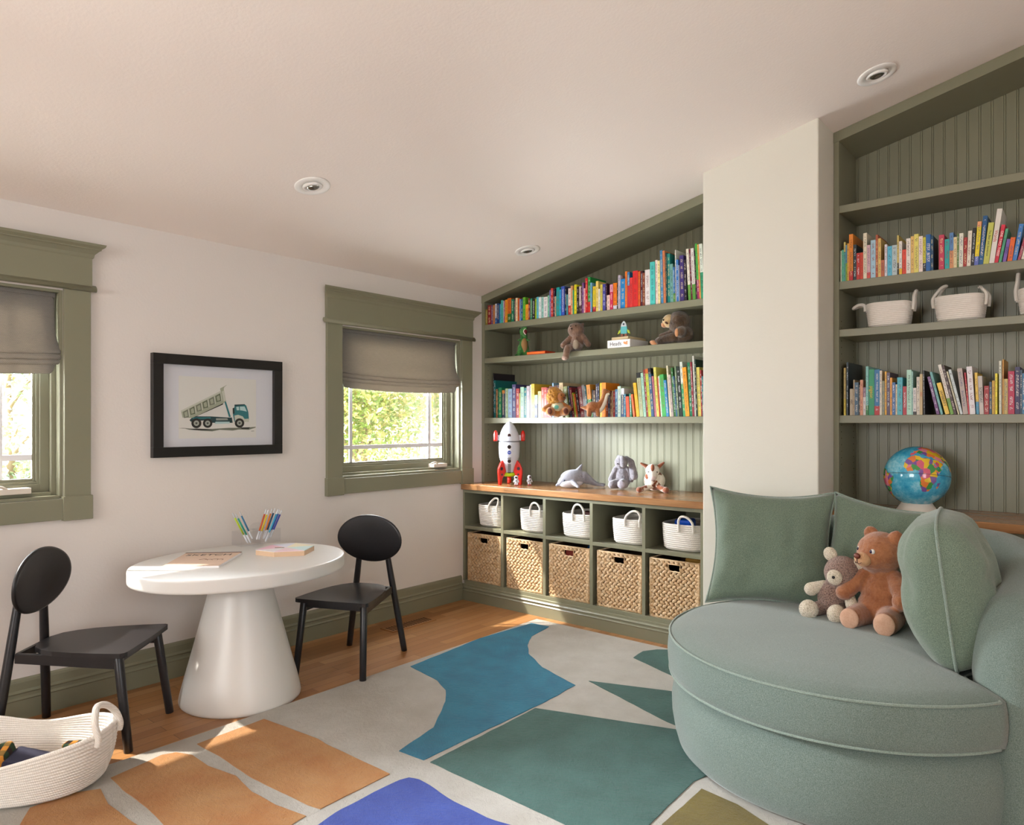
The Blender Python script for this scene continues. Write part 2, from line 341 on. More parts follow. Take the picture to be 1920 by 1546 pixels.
# ================================================================== BUILT-INS
def beadboard(x0, x1, y, z0, dz):
    m = MB(); p = .0486; pts = []; x = x0
    k = math.floor((x0-.732)/p); xs = [.732+p*i for i in range(k, k+80) if x0+.006 < .732+p*i < x1-.012]
    pts = [(x0, 0)]
    for g in xs: pts += [(g-.0052, 0), (g-.0040, .0026), (g-.0028, 0), (g+.0028, 0), (g+.0040, .0026), (g+.0052, 0)]
    pts.append((x1, 0))
    lo = [(a, y+d, z0) for a, d in pts]; hi = [(a, y+d, cz(a)+dz) for a, d in pts]
    m.rings([lo, hi], closed=False, smooth=False)
    m.add([(x0, y+.018, z0), (x1, y+.018, z0), (x1, y+.018, cz(x1)+dz), (x0, y+.018, cz(x0)+dz)], [(0, 1, 2, 3)]); return m
SH = [(1.856, 1.895), (1.624, 1.66), (1.203, 1.241)]
def bookcase(label, x0, x1, shelves):
    t = thing('bookcase', label, 'bookcase', ((x0+x1)/2, YN, .79)); I = Matrix.Translation((-(x0+x1)/2, -YN, -.79))
    def part(nm, m, bv=.0015): m.v = [tuple(I @ Vector(v)) for v in m.v]; return m.build(nm, M_GREEN, t, bv)
    part('back_panel', beadboard(x0+.02, x1-.02, YB, .79, -.05), 0)
    m = slab_xz(MB(), x0+.001, x0+.026, YN, YB, .79, dz0=-.05); part('side_panel', m)
    m = slab_xz(MB(), x1-.026, x1-.001, YN, YB, .79, dz0=-.05); part('side_panel', m)
    m = MB(); a, b = x0+.001, x1-.001
    m.add([(x, y, cz(x)-d) for d in (.052, .001) for (x, y) in ((a, YN-.004), (b, YN-.004), (b, YB+.018), (a, YB+.018))], [(0, 3, 2, 1), (4, 5, 6, 7), (0, 1, 5, 4), (1, 2, 6, 5), (2, 3, 7, 6), (3, 0, 4, 7)])
    part('top_panel', m)
    for z0, z1 in shelves: part('shelf', MB().box(x0+.026, x1-.026, YN+.003, YB, z0, z1), .002)
    m = MB()
    for k in range(28):
        z = .84+k*.032
        for yy in (YN+.04, YB-.05): m.cyl((x0+.0255, yy, z), (x0+.0275, yy, z), .0028, seg=8)
    m.v = [tuple(I @ Vector(v)) for v in m.v]; o = m.build('pin_hole', plain('4a4a3a', .8), t); o['kind'] = 'stuff'
    return t
bookcase('tall sage green built-in bookcase above the walnut counter, left of the white pier', 0, WX0, SH)
bookcase('tall sage green built-in bookcase right of the white pier, behind the sofa', WX1, 4.0, SH+[(2.23, 2.266)])
# lower cubby cabinet
t = thing('cubby_cabinet', 'sage green cabinet with two rows of five open cubbies under the walnut counter', 'cabinet', (.885, YF, 0))
def cpart(nm, m, bv=.0015, t=t): m.v = [(a-.885, b-YF, c) for a, b, c in m.v]; return m.build(nm, M_GREEN, t, bv)
cx = [(.344, .365), (.691, .713), (1.041, 1.062), (1.391, 1.412)]
for a, b in cx: cpart('divider', MB().box(a, b, YF+.001, YB, .13, .73))
cpart('side_panel', MB().box(.001, .016, YF, YB, .13, .752)); cpart('side_panel', MB().box(1.74, 1.77, YF, YB, .13, .752))
cpart('middle_shelf', MB().box(.014, 1.742, YF+.002, YB, .483, .505)); cpart('bottom_panel', MB().box(.014, 1.742, YF, YB, .108, .132))
cpart('top_rail', MB().box(.014, 1.742, YF, YB, .73, .752)); cpart('back_panel', MB().box(.0, 1.77, YB, YB+.015, .0, .75))
m = extrude_prof(MB(), [(0, 0), (.016, 0), (.016, .06), (.019, .066), (.013, .072), (.013, .082), (.018, .086), (.010, .094), (.010, .106), (0, .109)], (0.0, YF, 0), (1.773, YF, 0), (0, -1, 0)); cpart('plinth', m, 0)
o = MB().box(.001, 1.773, YF-.022, YB, .752, .79).build('countertop', M_COUNTER, None, .003); tag(o, 'long walnut countertop with toys standing on it, over the cubby cabinet', 'countertop')
t2 = thing('base_cabinet', 'sage green base cabinet behind the round sofa, right of the pier', 'cabinet', (3.17, YF+.05, 0))
MB().box(-.82, .82, .03, .44, 0, .75).build('body', M_GREEN, t2, .002)
for k in range(4): MB().box(-.80+k*.405, -.42+k*.405, .012, .03, .12, .72).build('door', M_GREEN, t2, .003)
o = MB().box(WX1+.003, 3.995, YF+.03, YB, .752, .79).build('countertop', M_COUNTER, None, .003); tag(o, 'dark walnut countertop under the globe, partly hidden by the sofa back', 'countertop')
o = MB().box(.13, .245, 2.66, 3.0, 0.0, .004)
for k in range(16): o.box(.15, .225, 2.68+k*.0195, 2.689+k*.0195, .004, .0045, 1)
o = o.build('floor_register', [M_FLOOR, plain('2c1a0e', .8)]); tag(o, 'slotted wooden floor register near the baseboard behind the right-hand black chair', 'floor vent')
# ================================================================== FURNITURE
def m_white_table():
    n = N('white_lacquer'); v = n.coord(); f = n.noise(v, 4, 4); n.set(col=n.mix(f, (.68, .67, .64, 1), (.74, .73, .70, 1)), rough=.33); n.bump(n.noise(v, 70, 2), .03, .001); return n.m
M_TABLE = m_white_table()
t = thing('kids_table', 'white oval pedestal table with a cone base between the two black chairs', 'table', (.452, 1.622, 0))
MB().lathe([(.001, .544), (.97, .544), (.985, .544), (.994, .546), (.999, .550), (1, .556), (1, .590), (.999, .596), (.995, .599), (.985, .6), (.97, .6), (.001, .6)], 96, 0, None, .392, .462).build('tabletop', M_TABLE, t)
MB().lathe([(.001, .0), (.98, .0), (.995, .004), (1, .012), (.996, .018), (.985, .035), (.92, .10), (.79, .22), (.665, .34), (.54, .46), (.46, .541), (.001, .541)], 72, 0, Matrix.Translation((.005, -.01, 0)), .262, .25).build('pedestal', M_TABLE, t)
def m_black():
    n = N('black_stained_wood'); g = n.noise(n.coord(scale=(40, 3, 40)), 3, 5, .6); n.set(col=n.mix(g, (.006, .006, .008, 1), (.018, .017, .019, 1)), rough=.34, spec=.5); n.bump(g, .06, .001); return n.m
M_BLACK = m_black()
def chair(loc, rz, label):
    t = thing('kids_chair', label, 'chair', (loc[0], loc[1], 0), rz, 'black wooden kids chairs')     # local: +y is the front, origin at rear feet middle
    # seat: wide straight front, sides curving to a round back
    half = [(0, .085), (.05, .088), (.092, .105), (.125, .145), (.152, .20), (.172, .28), (.186, .37), (.193, .445), (.194, .462), (.186, .474), (.17, .478), (0, .482)]
    pts = half+[(-x, y) for x, y in half[::-1][1:-1]]
    m = MB(); m.prism(pts[::-1], .347, .365); m.build('seat', M_BLACK, t, .004, 3)
    for s in (-1, 1):
        MB().cyl((s*.178, .485, 0), (s*.160, .44, .347), .0155, .0172, 16).build('leg', M_BLACK, t, .002)
        MB().tube([(s*.1625, 0, 0), (s*.132, .013, .19), (s*.100, .027, .39), (s*.070, .040, .585)], [.0155, .0172, .0165, .013], 14, sub=4).build('rear_leg', M_BLACK, t)
        m = MB(); a, b = Vector((s*.106, .045, .328)), Vector((s*.158, .44, .328)); m.tube([a, a.lerp(b, .5), b], [.017, .019, .02], 4, sub=1); m.v = [(x, y, z) for x, y, z in m.v]
        m = MB(); d = (b-a).normalized(); sd = Vector((d.y, -d.x, 0))*.008
        m.add([a-sd+Vector((0, 0, -.018)), a+sd+Vector((0, 0, -.018)), b+sd+Vector((0, 0, -.03)), b-sd+Vector((0, 0, -.03)), a-sd+Vector((0, 0, .018)), a+sd+Vector((0, 0, .018)), b+sd+Vector((0, 0, .018)), b-sd+Vector((0, 0, .018))], [(0, 3, 2, 1), (4, 5, 6, 7), (0, 1, 5, 4), (1, 2, 6, 5), (2, 3, 7, 6), (3, 0, 4, 7)])
        m.build('side_rail', M_BLACK, t, .002)
    MB().box(-.155, .155, .430, .446, .318, .347).build('front_rail', M_BLACK, t, .002)
    MB().box(-.10, .10, .04, .056, .312, .345).build('rear_rail', M_BLACK, t, .002)
    # oval back, slightly dished and leaning back
    R = Matrix.Translation((0, .066, .598)) @ Euler((math.radians(-5), 0, 0)).to_matrix().to_4x4()
    rs = []; n = 56
    for k, (q, d) in enumerate([(.02, -.007), (.5, -.007), (.93, -.007), (.985, -.005), (1, 0), (.985, .006), (.93, .008), (.5, .008), (.02, .008)]):
        rs.append([(q*.186*math.cos(2*PI*j/n), d+.016*(q*math.cos(2*PI*j/n))**2, q*.125*math.sin(2*PI*j/n)) for j in range(n)])
    MB().rings(rs, 0, R).build('backrest', M_BLACK, t)
chair((.388, 2.423), math.atan2(-.406, -.914)+0, 'black wooden chair with an oval back standing on the window side of the table')
chair((.175, .862), math.atan2(-.724, .69), 'black wooden chair at the left, behind the large white rope basket')
# ---- things on the table
ZT = .6
tq = lambda x, y, z=ZT: P(270+x/4.923, 930+y/4.923, z=z)
sk = thing('sketch_pad', 'kraft covered pad with SKETCH on its cover lying on the white table', 'sketch pad', (.36, 1.49, ZT))
c4 = [tq(390, 522, .61), tq(905, 513, .61), tq(690, 640, .61), tq(160, 648, .61)]
def inset(poly, d):
    c = sum(poly, Vector())/len(poly); return [p+(c-p).normalized()*d for p in poly]
def L2(poly): return [(p.x-.36, p.y-1.49) for p in poly]
MB().prism(L2(c4)[::-1], .0005, .009).build('paper_block', plain('f0eeee', .6), sk)
cov = inset(c4, .002); M_KRAFT = plain('d8bda8', .6, var=.06)
MB().prism(L2(cov)[::-1], .0092, .0102).build('cover', M_KRAFT, sk)
ink = plain('2a2422', .6)
u = (c4[1]-c4[0]); u.z = 0; vv = (c4[0]-c4[3]); vv.z = 0; W_, H_ = u.length, vv.length; un, vn = u.normalized(), vv.normalized(); cc = sum(c4, Vector())/4
Mx = Matrix(((un.x, vn.x, 0, cc.x+vn.x*H_*.30-.36), (un.y, vn.y, 0, cc.y+vn.y*H_*.30-1.49), (0, 0, 1, .0104), (0, 0, 0, 1)))
text_mesh('lettering', 'SKETCH', .052, ink, sk, Mx, .0002, font_scale=(1.05, 1))
m = MB()
for k in range(4): m.tube([Vector((cc.x-.36, cc.y-1.49, .0104))+un*(-.01+.025*k)-vn*.02, Vector((cc.x-.36, cc.y-1.49, .0104))+un*(.015+.025*k)-vn*(.005+.01*(k % 2)), Vector((cc.x-.36, cc.y-1.49, .0104))+un*(.03+.02*k)-vn*.035], .0009, 5, sub=5)
m.build('drawing', plain('8a6656', .7), sk)
MB().prism([(p.x-.36, p.y-1.49) for p in [c4[0], c4[1], c4[1]-vn*.012, c4[0]-vn*.012]][::-1], .0103, .0110).build('binding', plain('4a2a24', .6), sk)
hexp = [tq(x, y, .622) for x, y in ((1200, 515), (1030, 497), (1180, 450), (1400, 432), (1572, 455), (1480, 503))]
hc = sum(hexp, Vector())/6; hx = thing('hexagonal_box', 'low white hexagonal box with a pastel lid on the right part of the white table', 'box', (hc.x, hc.y, ZT))
hp = [(p.x-hc.x, p.y-hc.y) for p in hexp]
def rnd_poly(c, r): return [(c[0]+r*math.cos(k*PI/3), c[1]+r*math.sin(k*PI/3)) for k in range(6)]
MB().prism(hp, 0, .021).build('body', plain('d8b898', .5), hx, .0015)
m = MB(); pal = ['f4eef0', 'f0c4d4', 'e4e6f4', 'f4ecd0', 'd4ecec', 'f4d8e0']
for k in range(6): a, b = hp[k], hp[(k+1) % 6]; m.add([(0, 0, .0232), (a[0], a[1], .0232), (b[0], b[1], .0232), (0, 0, .0212), (a[0], a[1], .0212), (b[0], b[1], .0212)], [(0, 1, 2), (1, 4, 5, 2)], k)
m.build('lid', [plain(h, .45) for h in pal], hx)
MB().tube([(-.03, -.04, .0236), (.0, -.01, .0236)], .0012, 6, sub=1).build('twig_mark', plain('5a6a3a', .6), hx)
# acrylic caddy and markers
hd = thing('acrylic_caddy', 'clear acrylic caddy holding markers at the back of the white table', 'caddy', (.19, 1.84, ZT))
e = .002
def cbox(m, x0, x1, y0, y1, z0, z1): # open box of thin clear walls
    m.box(x0, x1, y0, y1, z0, z0+e); m.box(x0, x0+e, y0, y1, z0, z1); m.box(x1-e, x1, y0, y1, z0, z1); m.box(x0, x1, y0, y0+e, z0, z1); m.box(x0, x1, y1-e, y1, z0, z1)
m = MB(); cbox(m, -.045, .045, -.105, -.002, .014, .082); m.build('left_tray', M_ACR, hd, .0006)
m = MB(); cbox(m, -.045, .045, .002, .105, .014, .082); m.build('right_tray', M_ACR, hd, .0006)
m = MB(); m.add([(x, .045*math.cos(PI*k/20)*1.0, .082+.034*math.sin(PI*k/20)) for x in (-.001, .001) for k in range(21)], [tuple(range(21)), tuple(range(41, 20, -1))]+[(k, k+1, 22+k, 21+k) for k in range(20)]); m.build('arched_divider', M_ACR, hd)
MB().lathe([(.001, .0), (.032, 0), (.032, .004), (.012, .008), (.012, .014), (.001, .014)], 28).build('turntable_foot', M_ACR, hd)
CL = plain('dfe4ea', .2)
def marker(top, bot, col, cname):
    t = Vector(top); b = Vector(bot); d = (t-b).normalized(); q = d.to_track_quat('Z', 'Y'); L = (t-b).length
    r = thing('marker', '%s marker standing in the clear caddy' % cname, 'marker', b, group='markers in the clear caddy'); r.rotation_euler = q.to_euler()
    MB().lathe([(.001, 0), (.0035, .001), (.0045, .006), (.0045, L*.28), (.001, L*.28)], 12).build('cap', CL, r)
    MB().lathe([(.001, L*.25), (.0042, L*.25), (.0042, L*.84), (.001, L*.84)], 12).build('barrel', plain(col, .35), r)
    MB().lathe([(.001, L*.84), (.0035, L*.84), (.0028, L*.98), (.0018, L), (.001, L)], 10).build('end_plug', CL, r)
mk = [(815, 155, 960, 440, 'b4cc28', 'lime green'), (845, 160, 985, 430, '18a088', 'teal'), (880, 140, 1000, 390, '2c6c94', 'slate blue'),
      (1128, 120, 1040, 400, 'c85820', 'rust'), (1148, 128, 1060, 400, 'e8c818', 'yellow'), (1182, 115, 1100, 395, 'e88028', 'orange'), (1210, 112, 1110, 390, '1c4868', 'navy'), (1240, 118, 1120, 420, '48b0d8', 'sky blue'), (1255, 122, 1145, 385, '3870c8', 'cobalt'), (1272, 130, 1165, 380, '4048b0', 'indigo')]
for i, (x0, y0, x1, y1, c, nm) in enumerate(mk):
    xs = .165+.012*(i % 4); b = P(270+x1/4.923, 930+y1/4.923, x=xs); tpt = P(270+x0/4.923, 930+y0/4.923, x=xs-.01); b.z = max(b.z, .6165)
    marker(tpt, b, c, nm)
# ---- framed picture
pic = thing('framed_picture', 'black framed picture of a teal dump truck hanging between the windows', 'picture', (0, 1.749, 1.285))
def wp(cx_, cy_, x=.012): q = P(270+cx_/7.026, 650+cy_/7.026, x=x); return (q.y-1.749, q.z-1.285)
Y0, Y1, Z0, Z1 = -.333, .333, -.243, .243; fw = .048
m = MB(); m.box(0, .03, Y0, Y1, Z0, Z0+fw); m.box(0, .03, Y0, Y1, Z1-fw, Z1); m.box(0, .03, Y0, Y0+fw, Z0+fw, Z1-fw); m.box(0, .03, Y1-fw, Y1, Z0+fw, Z1-fw)
m.build('frame', plain('0c0a09', .35), pic, .0015)
MB().box(.001, .010, Y0+fw-.004, Y1-fw+.004, Z0+fw-.004, Z1-fw+.004).build('mat_board', plain('c9cbd2', .7), pic)
PX = .0106
pa, pb = wp(458, 380), wp(1478, 1192)
MB().box(.0098, PX, pa[0], pb[0], pb[1], pa[1]).build('print', plain('cfcfca', .7), pic)
TC = ['9aa08c', '5c6450', '2d6f74', '1d3c40', '23231f', 'b9bdb0', 'a8c4c4', '6b6f62', '8a9088']
tr = MB(); dz = [0]
def poly(pts, mi):
    dz[0] += 1; x = PX+.00004*dz[0]; tr.add([(x, *wp(a, b)) for a, b in pts], [tuple(range(len(pts)))], mi)
def disc(cx_, cy_, r, mi, n=28): poly([(cx_+r*math.cos(2*PI*k/n), cy_+r*math.sin(2*PI*k/n)) for k in range(n)], mi)
poly([(450, 1070), (520, 1068), (640, 1078), (900, 1080), (1120, 1066), (1300, 1066), (1475, 1052), (1470, 1064), (1380, 1092), (1250, 1088), (1170, 1102), (1000, 1092), (900, 1112), (760, 1104), (600, 1092), (540, 1076)], 7)
poly([(600, 1080), (700, 1076), (820, 1082), (900, 1092), (760, 1098), (640, 1090)], 4); poly([(1270, 1062), (1400, 1058), (1380, 1082), (1290, 1080)], 4)
poly([(600, 965), (650, 915), (880, 915), (1110, 930), (1160, 930), (1170, 1000), (900, 1000), (880, 960), (620, 985)], 3)
poly([(640, 930), (880, 925), (880, 945), (640, 950)], 2); poly([(950, 940), (1100, 940), (1110, 965), (950, 968)], 8); poly([(945, 985), (1130, 985), (1130, 1010), (930, 1014)], 6)
poly([(1058, 715), (1080, 715), (1145, 920), (1120, 925)], 2)
poly([(487, 838), (1010, 582), (1003, 548), (1100, 497), (1060, 530), (1052, 555), (1082, 712), (1045, 745), (700, 905), (640, 935), (510, 932)], 0)
poly([(487, 838), (1015, 582), (1018, 600), (497, 858)], 5)
for k in range(6):
    a = k/6; x = 510+a*510; y = 858-a*252; poly([(x+6, y), (x+70, y-34), (x+84, y+66-a*4), (x+20, y+80)], 1 if k % 2 else 7); poly([(x+20, y+8), (x+58, y-12), (x+70, y+52), (x+32, y+66)], 0)
    poly([(x+70, y-34), (x+82, y-40), (x+96, y+58), (x+84, y+66)], 5)
poly([(640, 935), (1045, 742), (1040, 760), (690, 915)], 4); poly([(1025, 590), (1052, 572), (1078, 705), (1050, 720)], 5)
poly([(1192, 760), (1325, 755), (1348, 775), (1375, 860), (1382, 945), (1380, 988), (1320, 985), (1190, 985), (1170, 880), (1168, 810), (1190, 800)], 2)
poly([(1192, 760), (1325, 755), (1335, 765), (1200, 785)], 3); poly([(1168, 808), (1190, 800), (1192, 880), (1172, 880)], 4)
poly([(1215, 790), (1250, 787), (1255, 835), (1222, 835)], 6); poly([(1262, 787), (1325, 785), (1355, 852), (1290, 838), (1265, 836)], 6)
poly([(1190, 905), (1240, 895), (1300, 915), (1325, 950), (1380, 945), (1380, 985), (1320, 990), (1200, 985)], 5)
for x, y, r in ((690, 1005, 66), (838, 1005, 62), (1258, 1003, 62)): disc(x, y, r, 4); disc(x, y, r*.52, 5); disc(x, y, r*.42, 8); disc(x, y, r*.16, 4)
poly([(1410, 1106), (1450, 1104), (1450, 1112), (1412, 1114)], 8)
tr.build('truck_drawing', [plain(h, .7) for h in TC], pic)
# ================================================================== RUG
def fl(s, pts): # photo crop coords to floor
    X0, Y0_, k = s; return [P(X0+x/k, Y0_+y/k, z=.012) for x, y in pts]
SA = (180, 1140, 2.667); SB = (740, 1140, 2.743)
rug = MB(); rb = [(.722, -.6), (.722, 3.385), (3.2, 3.385), (3.2, -.6)]
def smooth_poly(pts, sub=5, wob=.0035, sharp=()):
    n = len(pts); q = []
    for i in range(n):
        a, b, c, d = pts[i-1], pts[i], pts[(i+1) % n], pts[(i+2) % n]
        L = (c-b).length; k = max(2, int(L/.03))
        for j in range(k):
            t = j/k
            p = b.lerp(c, t) if (sharp == 'all' or i in sharp) else .5*((2*b)+(c-a)*t+(2*a-5*b+4*c-d)*t*t+(3*b-a-3*c+d)*t**3)
            w = noise.noise(Vector((p.x*14, p.y*14, 0)))*wob; q.append((p.x+w, p.y+w*.7))
    return q
rug.prism([(a+noise.noise(Vector((a*9, b*9, 1)))*.003, b) for a, b in rb], 0, .012)
pat = []
def patch(s, pts, mi, sharp='all'): pat.append((smooth_poly(fl(s, pts) if s else [Vector((a, b, 0)) for a, b in pts], sharp=sharp), mi))
patch(SB, [(22, 735), (200, 615), (262, 480), (262, 420), (220, 372), (80, 300), (440, 155), (705, 77), (793, 95), (705, 145), (683, 190), (690, 235), (760, 305), (928, 397), (780, 480), (150, 782)], 1)
patch(SB, [(183, 793), (725, 515), (1400, 618), (1700, 660), (1750, 800), (1535, 892), (1310, 1114), (1150, 1230), (880, 1114)], 2)
patch(SB, [(1000, 375), (1400, 425), (1700, 470), (1700, 700), (1400, 585), (1200, 480)], 2)
patch(SB, [(1228, 255), (1275, 222), (1350, 213), (1450, 215), (1600, 260), (1600, 430), (1420, 345)], 2)
patch(SA, [(505, 680), (840, 555), (1110, 655), (1150, 680), (1470, 830), (1120, 1005), (1060, 985), (780, 850), (620, 740)], 3)
patch(SA, [(75, 850), (330, 735), (400, 722), (480, 735), (560, 790), (700, 840), (780, 920), (900, 985), (1048, 1040), (920, 1120), (700, 1260), (480, 1240), (300, 1040), (200, 955), (130, 905)], 3)
patch(SA, [(20, 905), (60, 980), (160, 1055), (260, 1120), (330, 1260), (-40, 1500), (-500, 1300), (-330, 1000), (-150, 930)], 3)
patch(SA, [(1110, 1083), (1300, 970), (1520, 860), (1590, 852), (1650, 875), (1760, 950), (1960, 1050), (2300, 1200), (1900, 1600), (1300, 1600), (700, 1400)], 4, sharp=())
patch(SB, [(1378, 1114), (1580, 930), (1760, 1010), (2200, 1300), (2000, 1500), (1500, 1400)], 5)
for poly_, mi in pat: rug.prism(poly_, .0119, .0145, mi, msides=mi)
RM = [m_rug('rug_cream', 'e0d9cc', 'eee8dd'), m_rug('rug_blue', '0f86ac', '1f9cc0'), m_rug('rug_teal', '3c6e66', '4c8078'), m_rug('rug_orange', 'dc9248', 'e8ac68'), m_rug('rug_royal', '3150bc', '4466d0'), m_rug('rug_mustard', '7a681c', '94802c')]
o = rug.build('area_rug', RM); tag(o, 'large cream rug with blue, teal, orange, royal blue and mustard patches on the oak floor', 'rug')
# ================================================================== SOFA
SX, SY = 2.648, 2.70
sf = thing('round_sofa', 'round seafoam green cuddle sofa with a curved back on the rug, at the right', 'sofa', (SX, SY, .0145))
def polar(fr, zs, n=120, a0=0): # rings from (radius function scale, z)
    return [[((fr(2*PI*j/n)*k+d)*math.cos(2*PI*j/n), (fr(2*PI*j/n)*k+d)*math.sin(2*PI*j/n), z) for j in range(n)] for k, d, z in zs]
m = MB(); m.rings(polar(lambda a: .57, [(.9, 0, .0), (1, -.02, .004), (1, -.004, .02), (1, .008, .06), (1, .018, .12), (1, .020, .17), (1, .012, .22), (1, -.006, .25), (1, -.03, .268), (.8, 0, .275), (.01, 0, .275)])); m.build('base', M_SOFA, sf)
def rc(a):
    d = math.degrees(a); d = d-360 if d > 180 else d
    if d < -33 or d > 118: return .597
    if d < -30: return .597
    t = min(1, (d+30)/9) if d < 60 else min(1, (118-d)/20)
    return .597-(.085+.09*max(0, min(1, (35-d)/40)))*max(0, min(1, t))**.6
def cz_(a, k, base): return base
m = MB(); rs = polar(rc, [(.01, 0, .272), (.85, 0, .272), (1, -.012, .272), (1, 0, .276), (1, .006, .30), (1, .009, .34), (1, .006, .38), (1, 0, .405), (1, -.012, .413), (.88, 0, .428), (.7, 0, .438), (.45, 0, .445), (.2, 0, .447), (.01, 0, .447)])
rs = [[(x, y, z+.004*noise.noise(Vector((x*5, y*5, z*3)))*(z > .3)) for x, y, z in r] for r in rs]
m.rings(rs); m.build('seat_cushion', M_SOFA, sf)
for z, nm in ((.408, 'piping'), (.276, 'piping')):
    MB().tube([((rc(2*PI*j/90)+.001)*math.cos(2*PI*j/90), (rc(2*PI*j/90)+.001)*math.sin(2*PI*j/90), z) for j in range(90)], .0042, 8, sub=1, closed=True).build(nm, M_SOFAP, sf)
# curved back and arm
rs = []; A0, A1, n = -30, 128, 46
for i in range(n+1):
    t = i/n; a = math.radians(A0+(A1-A0)*t); d = A0+(A1-A0)*t
    h = .655+.135*min(1, max(0, (d+30)/75))**.9; h -= .03*max(0, (d-105)/25)
    fr = min(1, math.sin(min(1, (i+.25)/5)*PI/2)); fl_ = min(1, math.sin(min(1, (n-i+.25)/4)*PI/2)); e_ = min(fr, fl_)
    ri, ro = .525-.085*max(0, min(1, (45-d)/50)), .715; mid = (ri+ro)/2; hw = (ro-ri)/2*(.25+.75*e_); hh = h-.05*(1-e_)-.10*(1-fr)
    prof = [(mid+hw*.92, .0), (mid+hw, .04), (mid+hw, .3), (mid+hw*1.02, hh-.12), (mid+hw*.9, hh-.05), (mid+hw*.6, hh-.014), (mid+hw*.15, hh), (mid-hw*.35, hh-.006), (mid-hw*.8, hh-.03), (mid-hw*1.06, hh-.075), (mid-hw*1.16, hh-.14), (mid-hw*1.08, hh-.24), (mid-hw, .30), (mid-hw, .04), (mid-hw*.92, .0)]
    rs.append([(r*math.cos(a), r*math.sin(a), z) for r, z in prof])
m = MB(); m.rings(rs); o = m.build('backrest', M_SOFA, sf, smooth=True); s_ = o.modifiers.new('ss', 'SUBSURF'); s_.levels = s_.render_levels = 2
for d in (14, ):
    a = math.radians(d); h = .655+.135*min(1, max(0, (d+30)/75))**.9; mid, hw = .62, .095
    pr = [(mid+hw*1.02, .3), (mid+hw*1.03, h-.12), (mid+hw*.9, h-.048), (mid+hw*.6, h-.010), (mid+hw*.15, h+.003), (mid-hw*.35, h-.002), (mid-hw*.8, h-.026), (mid-hw*1.06, h-.072), (mid-hw*1.16, h-.14), (mid-hw*1.1, h-.22)]
    MB().tube([(r*math.cos(a), r*math.sin(a), z) for r, z in pr], .0028, 6).build('back_seam', M_SOFAP, sf)
def pillow(label, loc, rot, w, h, th, seed=0, squash=0, pc=.10, fe=.55):
    t = thing('throw_pillow', label, 'pillow', loc, rot=rot, group='seafoam green throw pillows on the sofa'); n = 26; m = MB()
    def pos(u, v, s): # u,v in -1..1
        au, av = abs(u), abs(v)
        pin = 1-pc*(1-av**2)*au**3 if pc > 0 else 1+pc*av**3*au; pin2 = 1-pc*(1-au**2)*av**3 if pc > 0 else 1+pc*au**3*av
        x = u*w/2*pin; z = v*h/2*pin2
        f = max(0, (1-au**2.2))**fe*max(0, (1-av**2.2))**fe
        y = s*th/2*f+.016*noise.noise(Vector((u*2.2+seed, v*2.2, s)))*f**.5+.011*noise.noise(Vector((u*5+seed, v*3.4, s*2)))*f**.4
        bend = squash*(1-v*v)*.0
        return (x, y+bend, z)
    rows = [[pos(-1+2*i/n, -1+2*j/n, 1) for i in range(n+1)] for j in range(n+1)]; m.rings(rows, closed=False)
    rows = [[pos(-1+2*i/n, -1+2*j/n, -1) for i in range(n+1)] for j in range(n+1)]; m.rings(rows, closed=False)
    o = m.build('cushion', M_PILLOW, t, smooth=True); wd = o.modifiers.new('w', 'WELD'); wd.merge_threshold = .0006
    ed = []
    for k in range(4):
        for i in range(20):
            q = -1+2*i/20; u, v = ((q, -1), (1, q), (-q, 1), (-1, -q))[k]; ed.append(pos(u, v, 0))
    MB().tube(ed, .0045, 8, sub=1, closed=True).build('piping', M_SOFAP, t)
    return t
_k = M_SOFA; 
pillow('seafoam square pillow at the left end of the sofa against the white pier', (2.275, 3.035, .668), (math.radians(-17), math.radians(1), math.radians(20)), .52, .51, .19, 1, 0, .14)
pillow('seafoam pillow behind the two teddy bears, leaning on the sofa back', (2.69, 3.14, .655), (math.radians(-14), math.radians(7), math.radians(2)), .45, .47, .17, 5, 0, .13)
pillow('seafoam pillow seen edge on, standing right of the brown teddy bear', (2.985, 2.70, .668), (math.radians(7), math.radians(3), math.radians(-84)), .43, .49, .275, 9, 0, -.11, .42)
# ================================================================== BASKETS
def rope_basket(label, loc, a, b, h, coils, rz=0, ex=3.0, flare=.06, handles=(), scoop=0, group=None, r=.0055, rot=None):
    t = thing('rope_basket', label, 'basket', loc, rz, group, rot); seg = 56
    def rr(th): c, s = abs(math.cos(th)), abs(math.sin(th)); return 1/((c/a)**ex+(s/b)**ex)**(1/ex)
    def ring(k, off, zf):
        z = zf*h; out = []
        for j in range(seg):
            th = 2*PI*j/seg; R_ = rr(th)*(1-flare+flare*math.sin(min(1, zf)*PI*.5))-(.02*(1-zf/.12)**2 if zf < .12 else 0)+off; sc = 1+scoop*(math.cos(th)**2-.35)*zf*zf
            out.append((R_*math.cos(th), R_*math.sin(th), z*sc))
        return out
    rs = [[(x*.02, y*.02, .001) for x, y, z in ring(0, 0, 0)]]
    for k in range(coils):
        for j in (0, .22, .5, .78): rs.append(ring(k, r*.75*math.sin(PI*j)-r*.4, (k+j)/coils))
    rs.append(ring(0, -r*.2, 1)); rs.append(ring(0, -r*1.2, 1.012)); rs.append(ring(0, -r*2, 1))
    for k in range(coils-1, 0, -1):
        for j in (.78, .5, .22, 0): rs.append(ring(k, -r*1.6-r*.75*math.sin(PI*j), (k+j)/coils))
    rs.append([(x*.02, y*.02, h/coils) for x, y, z in ring(0, 0, 0)])
    m = MB(); m.rings(rs); m.build('woven_body', M_ROPE, t)
    for pts, hr in handles: MB().tube(pts, hr, 10, sub=7).build('handle', M_ROPE, t)
    return t
